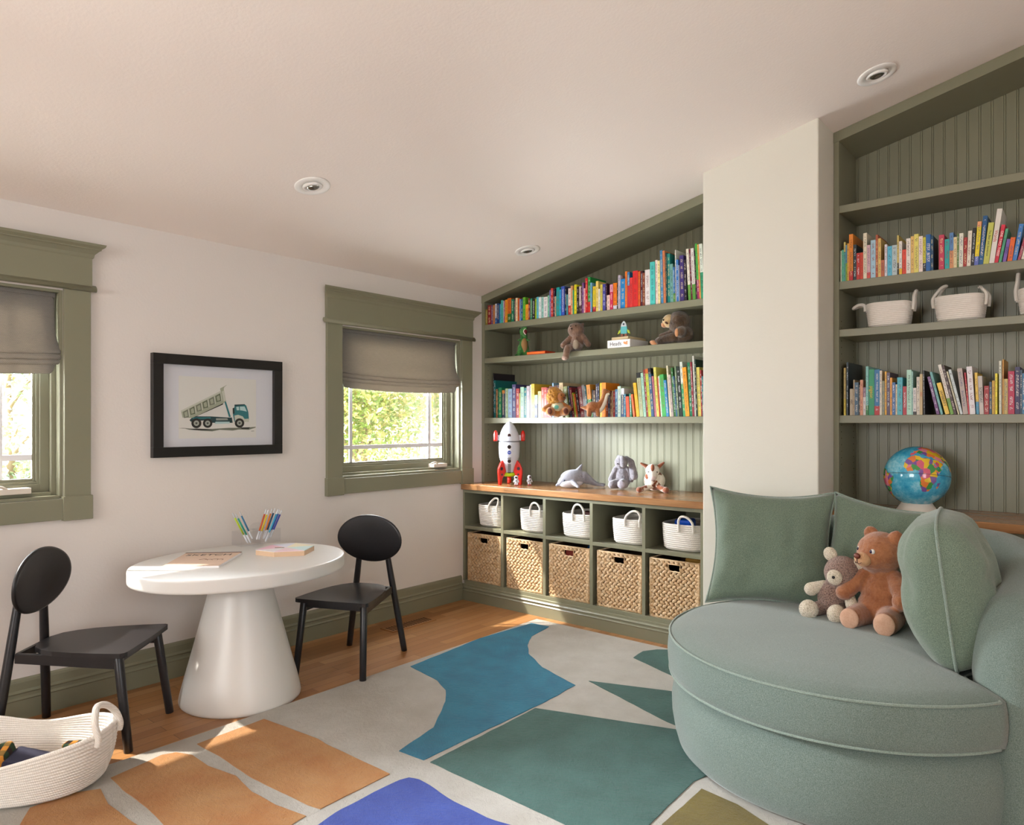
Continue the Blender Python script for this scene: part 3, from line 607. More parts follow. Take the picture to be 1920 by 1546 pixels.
def end_handle(a, w, zr, hh, lean=0, side=0, hr=.0068, down=.035): # arch on the +x end of a basket
    o = a+.004
    return ([(o, -w/2+side*0, zr-down), (o+.003, -w/2, zr-.004), (o+lean*.3, -w/2+side*.4+.004, zr+hh*.45), (o+lean*.7, -w/4+side*.9, zr+hh*.88), (o+lean, side, zr+hh), (o+lean*.7, w/4+side*.9, zr+hh*.88), (o+lean*.3, w/2+side*.4-.004, zr+hh*.45), (o+.003, w/2, zr-.004), (o, w/2, zr-down)], hr)
def mirx(hd): return ([(-x, y, z) for x, y, z in hd[0]], hd[1])
cub = [(.096, .022, .0, 'first cubby from the left, upper row'), (.466, .0, .0, 'second cubby from the left, upper row'), (.803, .0, .0, 'middle cubby of the upper row, toys peeking out'), (1.168, .0, .0, 'fourth cubby from the left, upper row'), (1.49, .0, .0, 'fifth cubby, upper row, blue toy inside')]
side = [-.035, .0, .0, -.02, .012]; wid = [.075, .08, .085, .095, .085]
for i, (x0, dx, _, lb) in enumerate(cub):
    x0 -= .026; hw = [.13, .125, .133, .121, .135][i]; zz = .505
    hd = end_handle(.165, wid[i], .145, [.058, .05, .065, .055, .05][i], .006, -side[i], hr=.0065)
    off = [.055, .048, .034, .052, .047][i]    # handle sits left of the basket middle
    hd = ([(x, y+off, z) for x, y, z in hd[0]], hd[1]); bk = mirx(hd)
    rope_basket('white rope basket in '+lb, (x0+hw+.002, YF+.022+.168, zz), .165, hw, .146, 13, -PI/2, 3.4, .07, (hd, bk), group='white rope baskets in the cubbies')
rs_ = [((2.575, YN+.115, 1.66), .098, .095, .118, 4, 'leftmost white rope basket on the right bookcase, handles flopped'), ((2.868, YN+.115, 1.66), .098, .095, .118, -3, 'middle white rope basket on the right bookcase, both handles raised'), ((3.18, YN+.115, 1.66), .098, .10, .118, 0, 'white rope basket on right bookcase cut by the photo edge')]
for i, (lc, a, b, h, rz, lb) in enumerate(rs_):
    if i == 0: hs_ = [mirx(([(a+.004, -.03, h-.03), (a+.008, -.03, h), (a+.035, -.026, h+.004), (a+.058, -.012, h-.006), (a+.06, .012, h-.006), (a+.035, .026, h+.004), (a+.008, .03, h), (a+.004, .03, h-.03)], .007)), end_handle(a, .06, h, .052, .012, 0, .0068, .04)]
    elif i == 1: hs_ = [mirx(end_handle(a, .07, h, .058, -.045, 0, .0068, .045)), end_handle(a, .075, h, .036, -.03, 0, .0068, .05)]
    else: hs_ = [mirx(end_handle(a, .06, h, .08, -.006, 0, .0068, .045)), end_handle(a, .06, h, .06)]
    rope_basket(lb, lc, a, b, h, 14, math.radians(rz), 3.2, .12, hs_, r=.0045, group='white rope baskets on the right bookcase')
hd = end_handle(.335, .13, .175, .075, -.035, 0, .011, .03)
big = rope_basket('large oval white rope basket with plaid toys on the floor, bottom left', (.60, .70, .0145), .345, .205, .145, 18, math.radians(41.8), 2.3, .12, (hd, mirx(hd)), scoop=.40, r=.006)
def m_plaid():
    n = N('plaid'); v = n.coord(); w1 = n.new('TexWave', {'Vector': v, 'Scale': 9}, bands_direction='X').outputs[1]; w2 = n.new('TexWave', {'Vector': v, 'Scale': 7}, bands_direction='Y').outputs[1]
    c = n.mix(n.ramp(w1, [(.45, (0, 0, 0)), (.55, (1, 1, 1))]), lin('2a1612'), lin('c8842c')); c = n.mix(n.ramp(w2, [(.4, (0, 0, 0)), (.5, (.6, .6, .6))]), c, lin('1c4a2c')); n.set(col=c, rough=.9); return n.m
MP = m_plaid()
def blk(nm, lb, cat, loc, rot, s, mat, bev=.01):
    o = MB().box(-s[0], s[0], -s[1], s[1], -s[2], s[2]).build(nm, mat, None, bev); o.location = loc; o.rotation_euler = rot; return tag(o, lb, cat)
blk('plaid_cushion_toy', 'orange and black plaid cloth toy in the large floor basket', 'toy', (.545, .645, .075), (.25, -.2, .9), (.10, .045, .04), MP, .015)
blk('navy_cloth', 'dark navy folded cloth in the large floor basket', 'cloth', (.655, .775, .06), (.1, .25, .8), (.09, .05, .03), plain('2c2c40', .9), .012)
blk('plaid_strip_toy', 'dark red and green plaid piece at right end of the large floor basket', 'toy', (.715, .885, .09), (.0, .0, .75), (.05, .02, .03), MP, .006)
# water hyacinth cubes
def m_wicker():
    n = N('water_hyacinth'); v = n.coord(); f = n.noise(v, 34, 4, .7); g = n.noise(n.coord(scale=(1, 1, 3)), 160, 2); i = n.new('ObjectInfo').outputs['Random']
    n.set(col=n.mix(n.math('MULTIPLY', g, .45), n.ramp(f, [(.3, 'c09a6c'), (.5, 'dcbc92'), (.7, 'f0dcbc')]), lin('8a6440')), rough=.6); n.bump(g, .5, .002); return n.m
M_WICK = m_wicker(); M_WBACK = plain('4a3220', .9)
def wicker_mesh(w=.294, d=.36, h=.325):
    body = MB(); t = .012; hw = w/2
    hx0, hx1, hz0, hz1 = -.035, .035, h-.062, h-.022
    rnd = random.Random(4)
    inner = MB()
    for y0 in (.006, d-t):
        inner.box(-hw+.004, hx0, y0, y0+t, .002, h-.004); inner.box(hx1, hw-.004, y0, y0+t, .002, h-.004); inner.box(hx0, hx1, y0, y0+t, .002, hz0); inner.box(hx0, hx1, y0, y0+t, hz1, h-.004)
    inner.box(-hw+.004, -hw+t, .01, d, .002, h-.004); inner.box(hw-t, hw-.004, .01, d, .002, h-.004); inner.box(-hw+.004, hw-.004, .01, d, .002, .012)
    def loz(m, c, ang, L, r, plane):
        seg = 6; rs = []
        for tt, q in ((-.5, .25), (-.28, .85), (0, 1), (.28, .85), (.5, .25)):
            ring = []
            for j in range(seg):
                a = 2*PI*j/seg; lx = tt*L; lz = q*r*math.cos(a); ly = q*r*.75*math.sin(a)
                x = lx*math.cos(ang)-lz*math.sin(ang); z = lx*math.sin(ang)+lz*math.cos(ang)
                ring.append((c[0]+x, c[1]+ly, c[2]+z) if plane == 'y' else (c[0]+ly, c[1]+x, c[2]+z))
            rs.append(ring)
        m.rings(rs)
    rows = 17; rh = (h-.004)/rows
    for k in range(rows):
        z = rh*(k+.5)
        cols = 10; cw = w/cols
        for c in range(cols+1):
            x = -hw+cw*(c+(.0 if k % 2 else .5)); x = max(-hw+.008, min(hw-.008, x))
            if hx0-.006 < x < hx1+.006 and hz0-.004 < z < hz1+.004: continue
            loz(body, (x, .005, z+rnd.uniform(-.001, .001)), (.62 if k % 2 else -.62)+rnd.uniform(-.12, .12), cw*1.2, rh*.58, 'y')
        for c in range(7):
            y = .02+.05*(c+(.5 if k % 2 else 0))
            for sx in (-1, 1): loz(body, (sx*(hw-.004), y, z), (.5 if k % 2 else -.5), .06, rh*.5, 'x')
    for sx in (-1, 1): body.tube([(sx*(hw-.003), 0.004, .0), (sx*(hw-.003), .004, h)], .007, 6, sub=1)
    body.tube([(-hw, .004, h-.004), (hw, .004, h-.004)], .006, 6, sub=1); body.tube([(-hw, .004, .005), (hw, .004, .005)], .006, 6, sub=1)
    body.tube([(hw-.003, .0, h-.004), (hw-.003, d, h-.004)], .006, 6, sub=1); body.tube([(-hw+.003, .0, h-.004), (-hw+.003, d, h-.004)], .006, 6, sub=1)
    rim = MB(); fr = .0045
    rim.tube([(hx0, .002, hz0), (hx1, .002, hz0), (hx1, .002, hz1), (hx0, .002, hz1)], fr, 6, sub=1, closed=True)
    return body, inner, rim
bd, inn, rim = wicker_mesh()
wk = [(.034, 'first cubby from the left, lower row'), (.385, 'second cubby from the left, lower row'), (.733, 'middle cubby of the lower row, red and blue toys inside'), (1.086, 'fourth cubby from the left, lower row'), (1.433, 'fifth cubby, lower row, nearest the sofa')]
proto = None
for i, (x0, lb) in enumerate(wk):
    if proto is None:
        proto = thing('wicker_basket', '', 'basket', group='wicker cube baskets in the lower cubbies'); w_ = bd.build('woven_wall', M_WICK, proto); inn.build('liner', M_WBACK, proto); rim.build('hand_hole_rim', M_WICK, proto); r = proto
    else: r = copy_tree(proto)
    r.location = (x0+.149, YF+.012, .1325); r['label'] = 'braided wicker cube basket in '+lb
def ball_(nm, lb, loc, r, mat, cat='toy'): o = MB().ball((0, 0, 0), r, 28).build(nm, mat, smooth=True); o.location = loc; return tag(o, lb, cat)
ball_('blue_ball', 'shiny blue ball at the top of the middle wicker basket', (.985, YF+.13, .425), .045, plain('1c4a78', .2), 'ball')
blk('red_toy_block', 'red toy seen through the hand hole of the middle wicker basket', 'toy', (.88, YF+.07, .405), (0, 0, .1), (.06, .03, .03), plain('8a2c20', .5), .004)
blk('mustard_toy', 'mustard toy in the top of the rightmost wicker basket', 'toy', (1.66, YF+.12, .437), (0, 0, .1), (.05, .04, .03), plain('a87818', .6), .01)
blk('blue_toy_bin', 'bright blue plastic toy inside the rightmost white rope basket', 'toy', (1.585, YF+.14, .628), (.1, 0, .1), (.05, .04, .045), plain('1454c8', .3), .012)
blk('dark_toy_car', 'dark red toy in the middle white rope basket', 'toy', (.95, YF+.17, .62), (0, .1, .2), (.06, .03, .035), plain('4a2018', .5), .01)
ball_('green_peg_toy', 'small green toy tip poking out of the middle white rope basket', (1.005, YF+.09, .655), .012, plain('30b850', .4))
# ================================================================== TOYS
def toy(name, label, cat, loc, rz, parts, group=None, rot=None, scale=1):
    t = thing(name, label, cat, loc, rz, group, rot); t.scale = (scale,)*3
    for nm, mat, prims, vox, *ex in parts:
        m = MB()
        for p in prims:
            if p[0] == 'b': m.ball(p[1], p[2], 20, rot=p[3] if len(p) > 3 else None)
            elif p[0] == 'c': m.caps(p[1], p[2], p[3], p[4])
            elif p[0] == 't': m.tube(p[1], p[2], 10)
        if vox: o = plush(m, nm, mat, t, vox, *(ex or (3,)))
        else: o = m.build(nm, mat, t, smooth=True)
    return t
BLK = plain('0a0808', .15); 
PB = m_plush('ginger_plush', '8e5434', 'b87c54'); PBm = m_plush('tan_plush', 'b98a62', 'd2a880', sheen=.3); PAD = m_plush('peach_pad', 'c49a80', 'dab49c', 200, .3, .2)
h = (0.006, -.0, .272)
def hd_(x, y, z, a=-34, c=(0, 0, .272)): # point on the head, head turned by a degrees
    r = math.radians(a); return (c[0]+x*math.cos(r)-y*math.sin(r), c[1]+x*math.sin(r)+y*math.cos(r), c[2]+z)
toy('teddy_bear', 'ginger brown plush teddy bear sitting between the knitted bear and the edge-on pillow', 'teddy bear', (2.735, 2.90, .448), math.radians(-2), [
    ('body', PB, [('b', (0, 0, .115), (.068, .06, .095)), ('b', (0, -.005, .075), (.078, .07, .07)), ('b', hd_(0, 0, 0), (.082, .076, .078)), ('b', hd_(0, -.03, -.018), (.06, .055, .052)), ('b', (0, 0, .20), (.045, .04, .035)),
        ('b', hd_(-.062, .012, .062), (.027, .014, .028), (0, -.5, 0)), ('b', hd_(.062, .012, .062), (.027, .014, .028), (0, .5, 0)),
        ('c', (-.05, -.01, .185), (-.103, -.045, .125), .028, .031), ('b', (-.112, -.055, .115), (.031, .03, .028)),
        ('c', (.05, -.01, .185), (.090, -.06, .13), .030, .033), ('b', (.088, -.075, .115), (.032, .03, .034)),
        ('c', (-.045, -.03, .045), (-.062, -.125, .045), .044, .038), ('c', (.045, -.03, .048), (.055, -.135, .047), .048, .042)], .0045, 3, .004, .012),
    ('foot_pad', PAD, [('b', (-.063, -.158, .046), (.033, .012, .037))], 0), ('foot_pad', PAD, [('b', (.056, -.172, .048), (.036, .012, .040))], 0),
    ('muzzle', PBm, [('b', hd_(0, -.078, -.022), (.036, .024, .027), (0, 0, math.radians(-34)))], 0),
    ('nose', plain('6a2c18', .5), [('b', hd_(0, -.103, -.008), (.015, .008, .011), (0, 0, math.radians(-34)))], 0),
    ('mouth', plain('3a2018', .6), [('t', [hd_(-.016, -.0975, -.030), hd_(-.008, -.102, -.036), hd_(0, -.103, -.030), hd_(0, -.104, -.018), hd_(0, -.103, -.030), hd_(.008, -.102, -.036), hd_(.016, -.0975, -.030)], .0011)], 0),
    ('eye_white', plain('e8e4e0', .2), [('b', hd_(.036, -.066, .012), (.0085, .006, .0095), (0, 0, math.radians(-10))), ('b', hd_(-.036, -.066, .012), (.0085, .006, .0095), (0, 0, math.radians(-55)))], 0),
    ('pupil', plain('2a1c40', .1), [('b', hd_(.034, -.0715, .012), (.0055, .003, .0065), (0, 0, math.radians(-10))), ('b', hd_(-.034, -.0715, .012), (.0055, .003, .0065), (0, 0, math.radians(-55)))], 0)])
def m_knit(name, a, b, sc=150):
    n = N(name); v = n.coord(); w = n.new('TexVoronoi', {'Vector': n.coord(scale=(1, 1, 1.3)), 'Scale': sc}).outputs['Distance']; f = n.noise(v, 80, 3)
    n.set(col=n.mix(n.ramp(w, [(.35, (1, 1, 1)), (.8, (0, 0, 0))]), lin(a), lin(b)), rough=.95, sheen=.3, spec=.1); n.bump(n.math('SUBTRACT', 1, w), 1, .004); return n.m
KN = m_knit('mauve_knit', '6c5650', 'a88c80', 230); KW = m_knit('cream_knit', 'c8bca4', 'eae0ce', 230)
toy('knitted_bear', 'mauve knitted bear with cream ears and paws, left of the ginger teddy bear', 'teddy bear', (2.565, 2.90, .448), math.radians(-4), [
    ('body', KN, [('b', (.0, 0, .078), (.056, .052, .072)), ('b', (.038, -.0, .178), (.068, .064, .066)), ('c', (.02, 0, .1), (.034, 0, .15), .034, .034)], .005, 4),
    ('ear', KW, [('b', (-.008, .0, .245), (.026, .013, .028), (0, -.5, 0)), ], 0), ('ear', KW, [('b', (.100, .0, .212), (.028, .013, .025), (0, .9, 0))], 0),
    ('muzzle', KW, [('b', (.030, -.062, .170), (.029, .014, .029))], 0), ('nose', BLK, [('b', (.031, -.0765, .172), (.006, .004, .006))], 0),
    ('arm', KW, [('c', (-.03, -.01, .125), (-.068, -.035, .105), .017, .026)], 0), ('arm', KW, [('c', (.06, -.01, .115), (.085, -.04, .07), .017, .022)], 0),
    ('foot', KW, [('b', (-.058, -.085, .037), (.036, .035, .037))], 0), ('foot', KW, [('b', (.045, -.085, .037), (.034, .034, .036))], 0),
    ('leg', KN, [('c', (-.03, -.01, .036), (-.05, -.065, .034), .03, .026), ('c', (.03, -.01, .036), (.042, -.065, .034), .03, .026)], 0)])
# --- second shelf, left bookcase (z = 1.66)
Z2 = 1.6605
G1 = m_plush('green_scales', '1f5c34', '5d9a4c', 60, .6, .2); BEL = plain('a88050', .8, .3, 40)
toy('dinosaur_toy', 'green standing dinosaur toy with open red mouth on the second shelf', 'toy dinosaur', (.315, 3.755, Z2), math.radians(38), scale=1.12, parts=[
    ('body', G1, [('b', (0, 0, .045), (.036, .036, .045)), ('c', (0, 0, .05), (.004, -.006, .13), .032, .022), ('b', (.0, -.008, .150), (.024, .032, .024)), ('c', (.0, -.02, .162), (.014, -.046, .172), .017, .011), ('c', (0, -.014, .135), (.010, -.042, .122), .012, .008),
        ('c', (-.024, -.02, .02), (-.026, -.032, .008), .018, .012), ('c', (.024, -.02, .02), (.026, -.032, .008), .018, .012), ('c', (-.01, .03, .03), (-.05, .055, .014), .016, .005), ('c', (.02, -.02, .10), (.036, -.042, .095), .007, .006), ('c', (-.02, -.02, .10), (-.03, -.045, .095), .007, .006)], .0035, 2),
    ('belly', BEL, [('b', (.006, -.022, .065), (.020, .018, .048))], 0), ('mouth', plain('7a1420', .5), [('b', (.011, -.034, .147), (.013, .013, .017))], 0),
    ('teeth', plain('efe8e0', .4), [('t', [(.016, -.05, .166), (.006, -.052, .158), (.002, -.046, .147), (.008, -.05, .136), (.016, -.048, .126)], .0022)], 0), ('eye', BLK, [('b', (.022, -.02, .168), .004), ('b', (-.02, -.02, .168), .004)], 0)])
BR = m_plush('taupe_plush', '6e5244', '9a7a66', 90, .8)
toy('teddy_bear', 'taupe brown plush bear with one leg hanging over the second shelf', 'teddy bear', (.765, 3.752, Z2), math.radians(16), [
    ('body', BR, [('b', (0, .005, .065), (.045, .04, .055)), ('b', (-.006, -.004, .142), (.054, .05, .05)), ('b', (-.042, .006, .176), (.014, .01, .013)), ('b', (.034, .006, .176), (.014, .01, .013)),
        ('c', (-.038, -.0, .102), (-.085, -.03, .045), .017, .019), ('c', (.038, 0, .102), (.078, -.01, .045), .017, .019), ('c', (-.02, -.02, .03), (-.034, -.088, .02), .026, .022), ('c', (-.034, -.09, .018), (-.042, -.100, -.038), .022, .022),
        ('c', (.018, -.02, .03), (.022, -.072, .036), .026, .026)], .004, 3, .003, .012),
    ('foot_pad', m_plush('taupe_pad', '8a7a68', 'aa9a86', 90), [('b', (.023, -.094, .040), (.020, .008, .030))], 0), ('toe_pad', m_plush('pink_pad', 'b89888', 'd0b0a0', 90), [('b', (-.045, -.112, -.046), (.019, .014, .014))], 0),
    ('nose', plain('3a2420', .4), [('b', (-.018, -.056, .146), (.007, .005, .005))], 0), ('eye', BLK, [('b', (-.028, -.045, .164), .0035), ('b', (.008, -.048, .164), .0035)], 0), ('mouth', plain('3a2420', .6), [('t', [(-.017, -.056, .142), (-.016, -.055, .126)], .001)], 0)])
SL = m_plush('sloth_fur', '22160f', '6e543a', 150, 1); SF = m_plush('sloth_face', 'b89868', 'd8be90', 90, .4); ST = m_plush('sloth_tan', 'a87048', 'cc9468', 90, .4)
toy('sloth_toy', 'dark brown plush sloth with a pale face lounging at right end of the second shelf', 'toy sloth', (1.475, 3.765, Z2), math.radians(-22), scale=1.1, parts=[
    ('body', SL, [('b', (.02, .01, .05), (.062, .048, .05)), ('b', (0, 0, .118), (.062, .058, .060)), ('c', (.035, -.01, .07), (.066, -.045, .055), .024, .028), ('c', (-.03, -.02, .065), (-.085, -.045, .048), .018, .017), ('c', (.0, -.04, .035), (-.055, -.088, .018), .026, .022), ('c', (-.03, -.03, .035), (-.09, -.05, .02), .022, .018)], .004, 2, .004, .01),
    ('face', SF, [('b', (-.034, -.038, .126), (.038, .032, .036))], 0), ('muzzle', ST, [('b', (-.056, -.050, .108), (.020, .017, .016))], 0), ('nose', BLK, [('b', (-.075, -.056, .108), (.006, .006, .0065))], 0), ('eye', BLK, [('b', (-.040, -.0695, .130), .0052), ('b', (-.070, -.030, .130), .0052)], 0), ('eye_patch', plain('4a3020', .9), [('b', (-.020, -.067, .112), (.014, .004, .006), (0, .5, 0))], 0),
    ('paw', ST, [('b', (-.118, -.058, .016), (.026, .014, .013), (0, .3, 0))], 0), ('paw', ST, [('b', (-.078, -.104, .010), (.026, .013, .014), (0, .4, .3))], 0), ('paw', ST, [('b', (.062, -.068, .052), (.013, .010, .022))], 0)])
hb = thing('boxed_book', 'white boxed book reading Heads lying flat under the small wooden rocket', 'book', (1.125, 3.78, Z2), math.radians(-3))
MB().box(-.082, .082, -.10, .10, 0, .047).build('box', plain('e8e6e4', .5), hb, .001)
text_mesh('lettering', 'Heads', .034, plain('1c1c24', .6), hb, Matrix.Translation((-.022, -.1005, .023)) @ Euler((PI/2, 0, 0)).to_matrix().to_4x4(), .0003)
MB().add([(.034, -.1008, .028), (.040, -.1008, .034), (.052, -.1008, .030), (.062, -.1008, .038), (.064, -.1008, .014), (.05, -.1008, .016), (.040, -.1008, .019)], [tuple(range(7))]).build('fish_mark', plain('d8905c', .6), hb)
o = MB().box(-.060, .060, -.095, .10, 0, .018).build('book', plain('c9b48c', .6), None, .001); o.location = (1.127, 3.785, Z2+.0475); o.rotation_euler = (0, 0, math.radians(-3)); tag(o, 'thin tan book lying on the white Heads box', 'book')
wr = thing('wooden_rocket', 'small flat wooden rocket in aqua and white standing on the Heads box', 'toy rocket', (1.14, 3.71, Z2+.066), math.radians(10))
def flat(nm, pts, y, mt, th=.008): MB().rings([[(x, y-th/2, z) for x, z in pts], [(x, y+th/2, z) for x, z in pts]], smooth=False).build(nm, mt, wr, .0008)
flat('hull', [(-.020, .018), (.020, .018), (.021, .045), (.017, .070), (.008, .088), (0, .094), (-.008, .088), (-.017, .070), (-.021, .045)], 0, plain('5cb4b8', .4), .012)
flat('nose', [(-.019, .062), (.019, .062), (.015, .076), (.008, .089), (0, .0955), (-.008, .089), (-.015, .076)], 0, plain('c4ccd0', .4), .0135)
flat('fin', [(-.02, .045), (-.034, .036), (-.040, .016), (-.024, .024)], 0, plain('b4c838', .4)); flat('fin', [(.02, .045), (.034, .036), (.040, .016), (.024, .024)], 0, plain('b4c838', .4))
flat('nozzle', [(-.022, 0), (-.006, 0), (-.004, .02), (-.018, .02)], 0, plain('9a5c48', .5)); flat('nozzle', [(.006, 0), (.022, 0), (.018, .02), (.004, .02)], 0, plain('9a5c48', .5))
MB().cyl((0, -.0078, .076), (0, -.006, .076), .006, seg=18).build('porthole', plain('30404c', .3), wr)
o = MB().box(0, .155, 0, .11, 0, .019); o.box(.002, .1535, -.0008, 0, .004, .015, 1); o = o.build('book', [plain('d8401c', .5), plain('e87828', .5)], None, .001); o.location = (.405, 3.682, Z2); tag(o, 'thin red orange book lying flat beside the green dinosaur toy', 'book')
# --- lion and long-necked dinosaur (z = 1.241)
Z3 = 1.2415
LM_ = m_plush('lion_mane', '9a5c18', 'dca038', 130, 1); LB = m_plush('lion_body', '9c5a24', 'c88440', 90, .7)
toy('lion_toy', 'golden plush lion with a cream shirt sitting before books on the third shelf', 'toy lion', (.655, 3.685, Z3+.001), math.radians(34), scale=1.1, parts=[
    ('body', LB, [('b', (0, 0, .045), (.044, .036, .045)), ('b', (.006, -.006, .118), (.038, .038, .038)), ('c', (-.035, -.01, .075), (-.072, -.03, .045), .015, .018), ('c', (.035, -.01, .075), (.068, -.02, .05), .015, .019), ('c', (-.022, -.0, .03), (-.038, -.04, .032), .024, .026), ('c', (.026, -.0, .03), (.05, -.04, .033), .024, .026)], .004, 2, .003, .01),
    ('mane', LM_, [('b', (-.012, -.006, .120), (.052, .044, .053)), ('b', (-.03, -.01, .105), (.03, .03, .035)), ('b', (-.02, -.01, .15), (.035, .03, .03))], .004, 1, .014, .012), ('face', m_plush('lion_face', '7c4420', 'a86830', 80, .5), [('b', (.026, -.034, .118), (.026, .022, .028))], 0), ('nose', plain('301810', .4), [('b', (.042, -.053, .112), (.006, .005, .004))], 0), ('eye', BLK, [('b', (.026, -.056, .127), .003), ('b', (.050, -.043, .127), .003)], 0),
    ('shirt', m_plush('cream_shirt', 'b8aa88', 'd8ccac', 90, .4, .2), [('b', (.002, -.006, .058), (.046, .040, .034))], 0), ('foot_pad', m_plush('dark_pad', '4a2418', '6a3824', 60), [('b', (-.040, -.062, .033), (.015, .006, .018))], 0), ('foot_pad', m_plush('dark_pad2', '4a2418', '6a3824', 60), [('b', (.053, -.062, .034), (.015, .006, .018))], 0),
    ('shirt_print', plain('6cb8a8', .8), [('b', (-.002, -.044, .058), (.014, .003, .012))], 0)])
DB = m_plush('rust_plush', '8c5028', 'b87848', 90, .6)
toy('long_neck_dinosaur', 'small rust long-necked dinosaur toy with white throat on third shelf beside the lion', 'toy dinosaur', (.945, 3.69, Z3), math.radians(36), scale=1.08, parts=[
    ('body', DB, [('b', (-.012, 0, .058), (.042, .028, .032)), ('c', (-.04, 0, .052), (-.082, 0, .056), .018, .005), ('c', (-.035, -.012, .045), (-.038, -.016, .012), .014, .012), ('c', (-.030, .012, .045), (-.03, .016, .012), .013, .012), ('c', (.012, -.012, .045), (.014, -.018, .012), .014, .012), ('c', (.014, .012, .045), (.018, .016, .012), .013, .012),
        ('c', (.02, 0, .062), (.046, 0, .105), .022, .014), ('c', (.046, 0, .105), (.056, 0, .142), .014, .013), ('c', (.054, 0, .148), (.078, 0, .142), .015, .010)], .0035, 2),
    ('throat', plain('e6dcc8', .8, .3, 60), [('t', [(.020, -.005, .034), (.038, -.006, .052), (.056, -.006, .09), (.066, -.005, .125), (.080, -.004, .134)], [.014, .014, .011, .010, .008])], 0), ('eye', BLK, [('b', (.066, -.014, .152), .0025)], 0)])
# --- counter toys (z = .79)
ZC = .7905
rk = thing('toy_rocket', 'tall white toy rocket with red fins on the left end of the walnut counter', 'toy rocket', (.293, 3.632, ZC), math.radians(40.4))
K = .000375
WP = plain('d4d8e4', .25, coat=.3); RP = plain('d8281c', .25, coat=.3)
def prof(pts): return [(max(.0006, r*K), (1240-y)*K) for r, y in pts]
MB().lathe(prof([(0, 1030), (78, 1030), (82, 1000), (120, 900), (165, 800), (182, 740), (190, 640), (192, 560), (187, 475), (0, 475)]), 48).build('hull', WP, rk)
MB().lathe(prof([(0, 462), (183, 462), (184, 440), (180, 400), (163, 320), (135, 250), (100, 190), (62, 145), (30, 118), (0, 108)]), 48).build('nose_cone', WP, rk)
MB().lathe(prof([(0, 478), (181, 478), (181, 458), (0, 458)]), 48).build('seam_band', plain('2c3038', .4), rk)
MB().lathe(prof([(0, 1092), (108, 1090), (122, 1070), (120, 1040), (70, 1018), (0, 1018)]), 32).build('engine_plate', plain('b8d818', .35), rk)
MB().lathe(prof([(0, 1212), (36, 1210), (36, 1090), (0, 1090)]), 24).build('engine_tube', RP, rk)
for a in (-142, -24, 94):
    R = Matrix.Rotation(math.radians(a), 4, 'Z'); pf = [(148, 790), (205, 850), (252, 945), (255, 1010), (238, 1240), (190, 1240), (165, 1120), (120, 1060), (88, 1000)]
    fin = MB(); fin.rings([[((r)*K, y*.0+s*.009, (1240-z)*K) for r, z in pf] for s, y in ((-1, 0), (1, 0))], 0, R, smooth=False); f_ = fin.build('fin', RP, rk, .003, 3)
    dd = MB()
    for (r, z, q) in ((190, 950, 30), (185, 1055, 19)):
        for s in (-1, 1): dd.cyl((r*K, s*.0088, (1240-z)*K), (r*K, s*.0098, (1240-z)*K), q*K, seg=18, M=R)
    dd.build('fin_dot', plain('2c1420', .4), f_)
for s in (-1, 1):
    b = MB().lathe([(.001, 0), (.013, .001), (.015, .01), (.0155, .045), (.012, .062), (.006, .071), (.001, .073)], 20, 0, Matrix.Translation((s*.092, 0, (1240-462)*K))).build('booster', RP, rk)
    MB().box(min(s*.062, s*.085), max(s*.062, s*.085), -.006, .006, (1240-450)*K, (1240-350)*K).build('booster_arm', WP, rk, .003)
for z, rb, q, c in ((355, 166, 30, '38181c'), (560, 192, 34, '201418'), (815, 160, 32, '201418')):
    g = MB(); g.cyl((0, -(rb-8)*K, (1240-z)*K), (0, -(rb+5)*K, (1240-z)*K), (q+9)*K, seg=28); g = g.build('porthole_ring', plain('f4f2f0', .3), rk)
    MB().cyl((0, -(rb)*K, (1240-z)*K), (0, -(rb+8)*K, (1240-z)*K), q*K, seg=28).build('porthole', plain(c, .2), g)
e_ = MB().cyl((0, -187*K, (1240-660)*K), (0, -194*K, (1240-660)*K), 33*K, seg=28).build('blue_emblem', plain('24409c', .4), rk)
MB().box(-.008, .008, -.0732, -.0728, (1240-664)*K, (1240-656)*K).build('emblem_stroke', plain('c8d0e8', .4), e_)
ck = MB()
for i in range(22):
    z = 748+i*12.5
    if 780 < z < 860: continue
    rb = 178 if z < 780 else 165-(z-800)*.45*1.0
    rb = {True: 180-(z-740)*.25, False: 165-(z-800)*.43}[z < 800]
    for j in range(4):
        if (i+j) % 2: x = (-2+j)*14*K; ck.box(x, x+14*K, -(rb+3)*K, -(rb-6)*K, (1240-z-12.5)*K, (1240-z)*K)
ck.add([(-.011, -.034, (1240-1015)*K), (.011, -.034, (1240-1015)*K), (0, -.046, (1240-1075)*K), (-.011, -.030, (1240-1015)*K), (.011, -.030, (1240-1015)*K), (0, -.042, (1240-1075)*K)], [(0, 1, 2), (5, 4, 3), (0, 2, 5, 3), (1, 4, 5, 2), (0, 3, 4, 1)])
ck.build('checker_stripe', plain('1a1618', .4), rk)
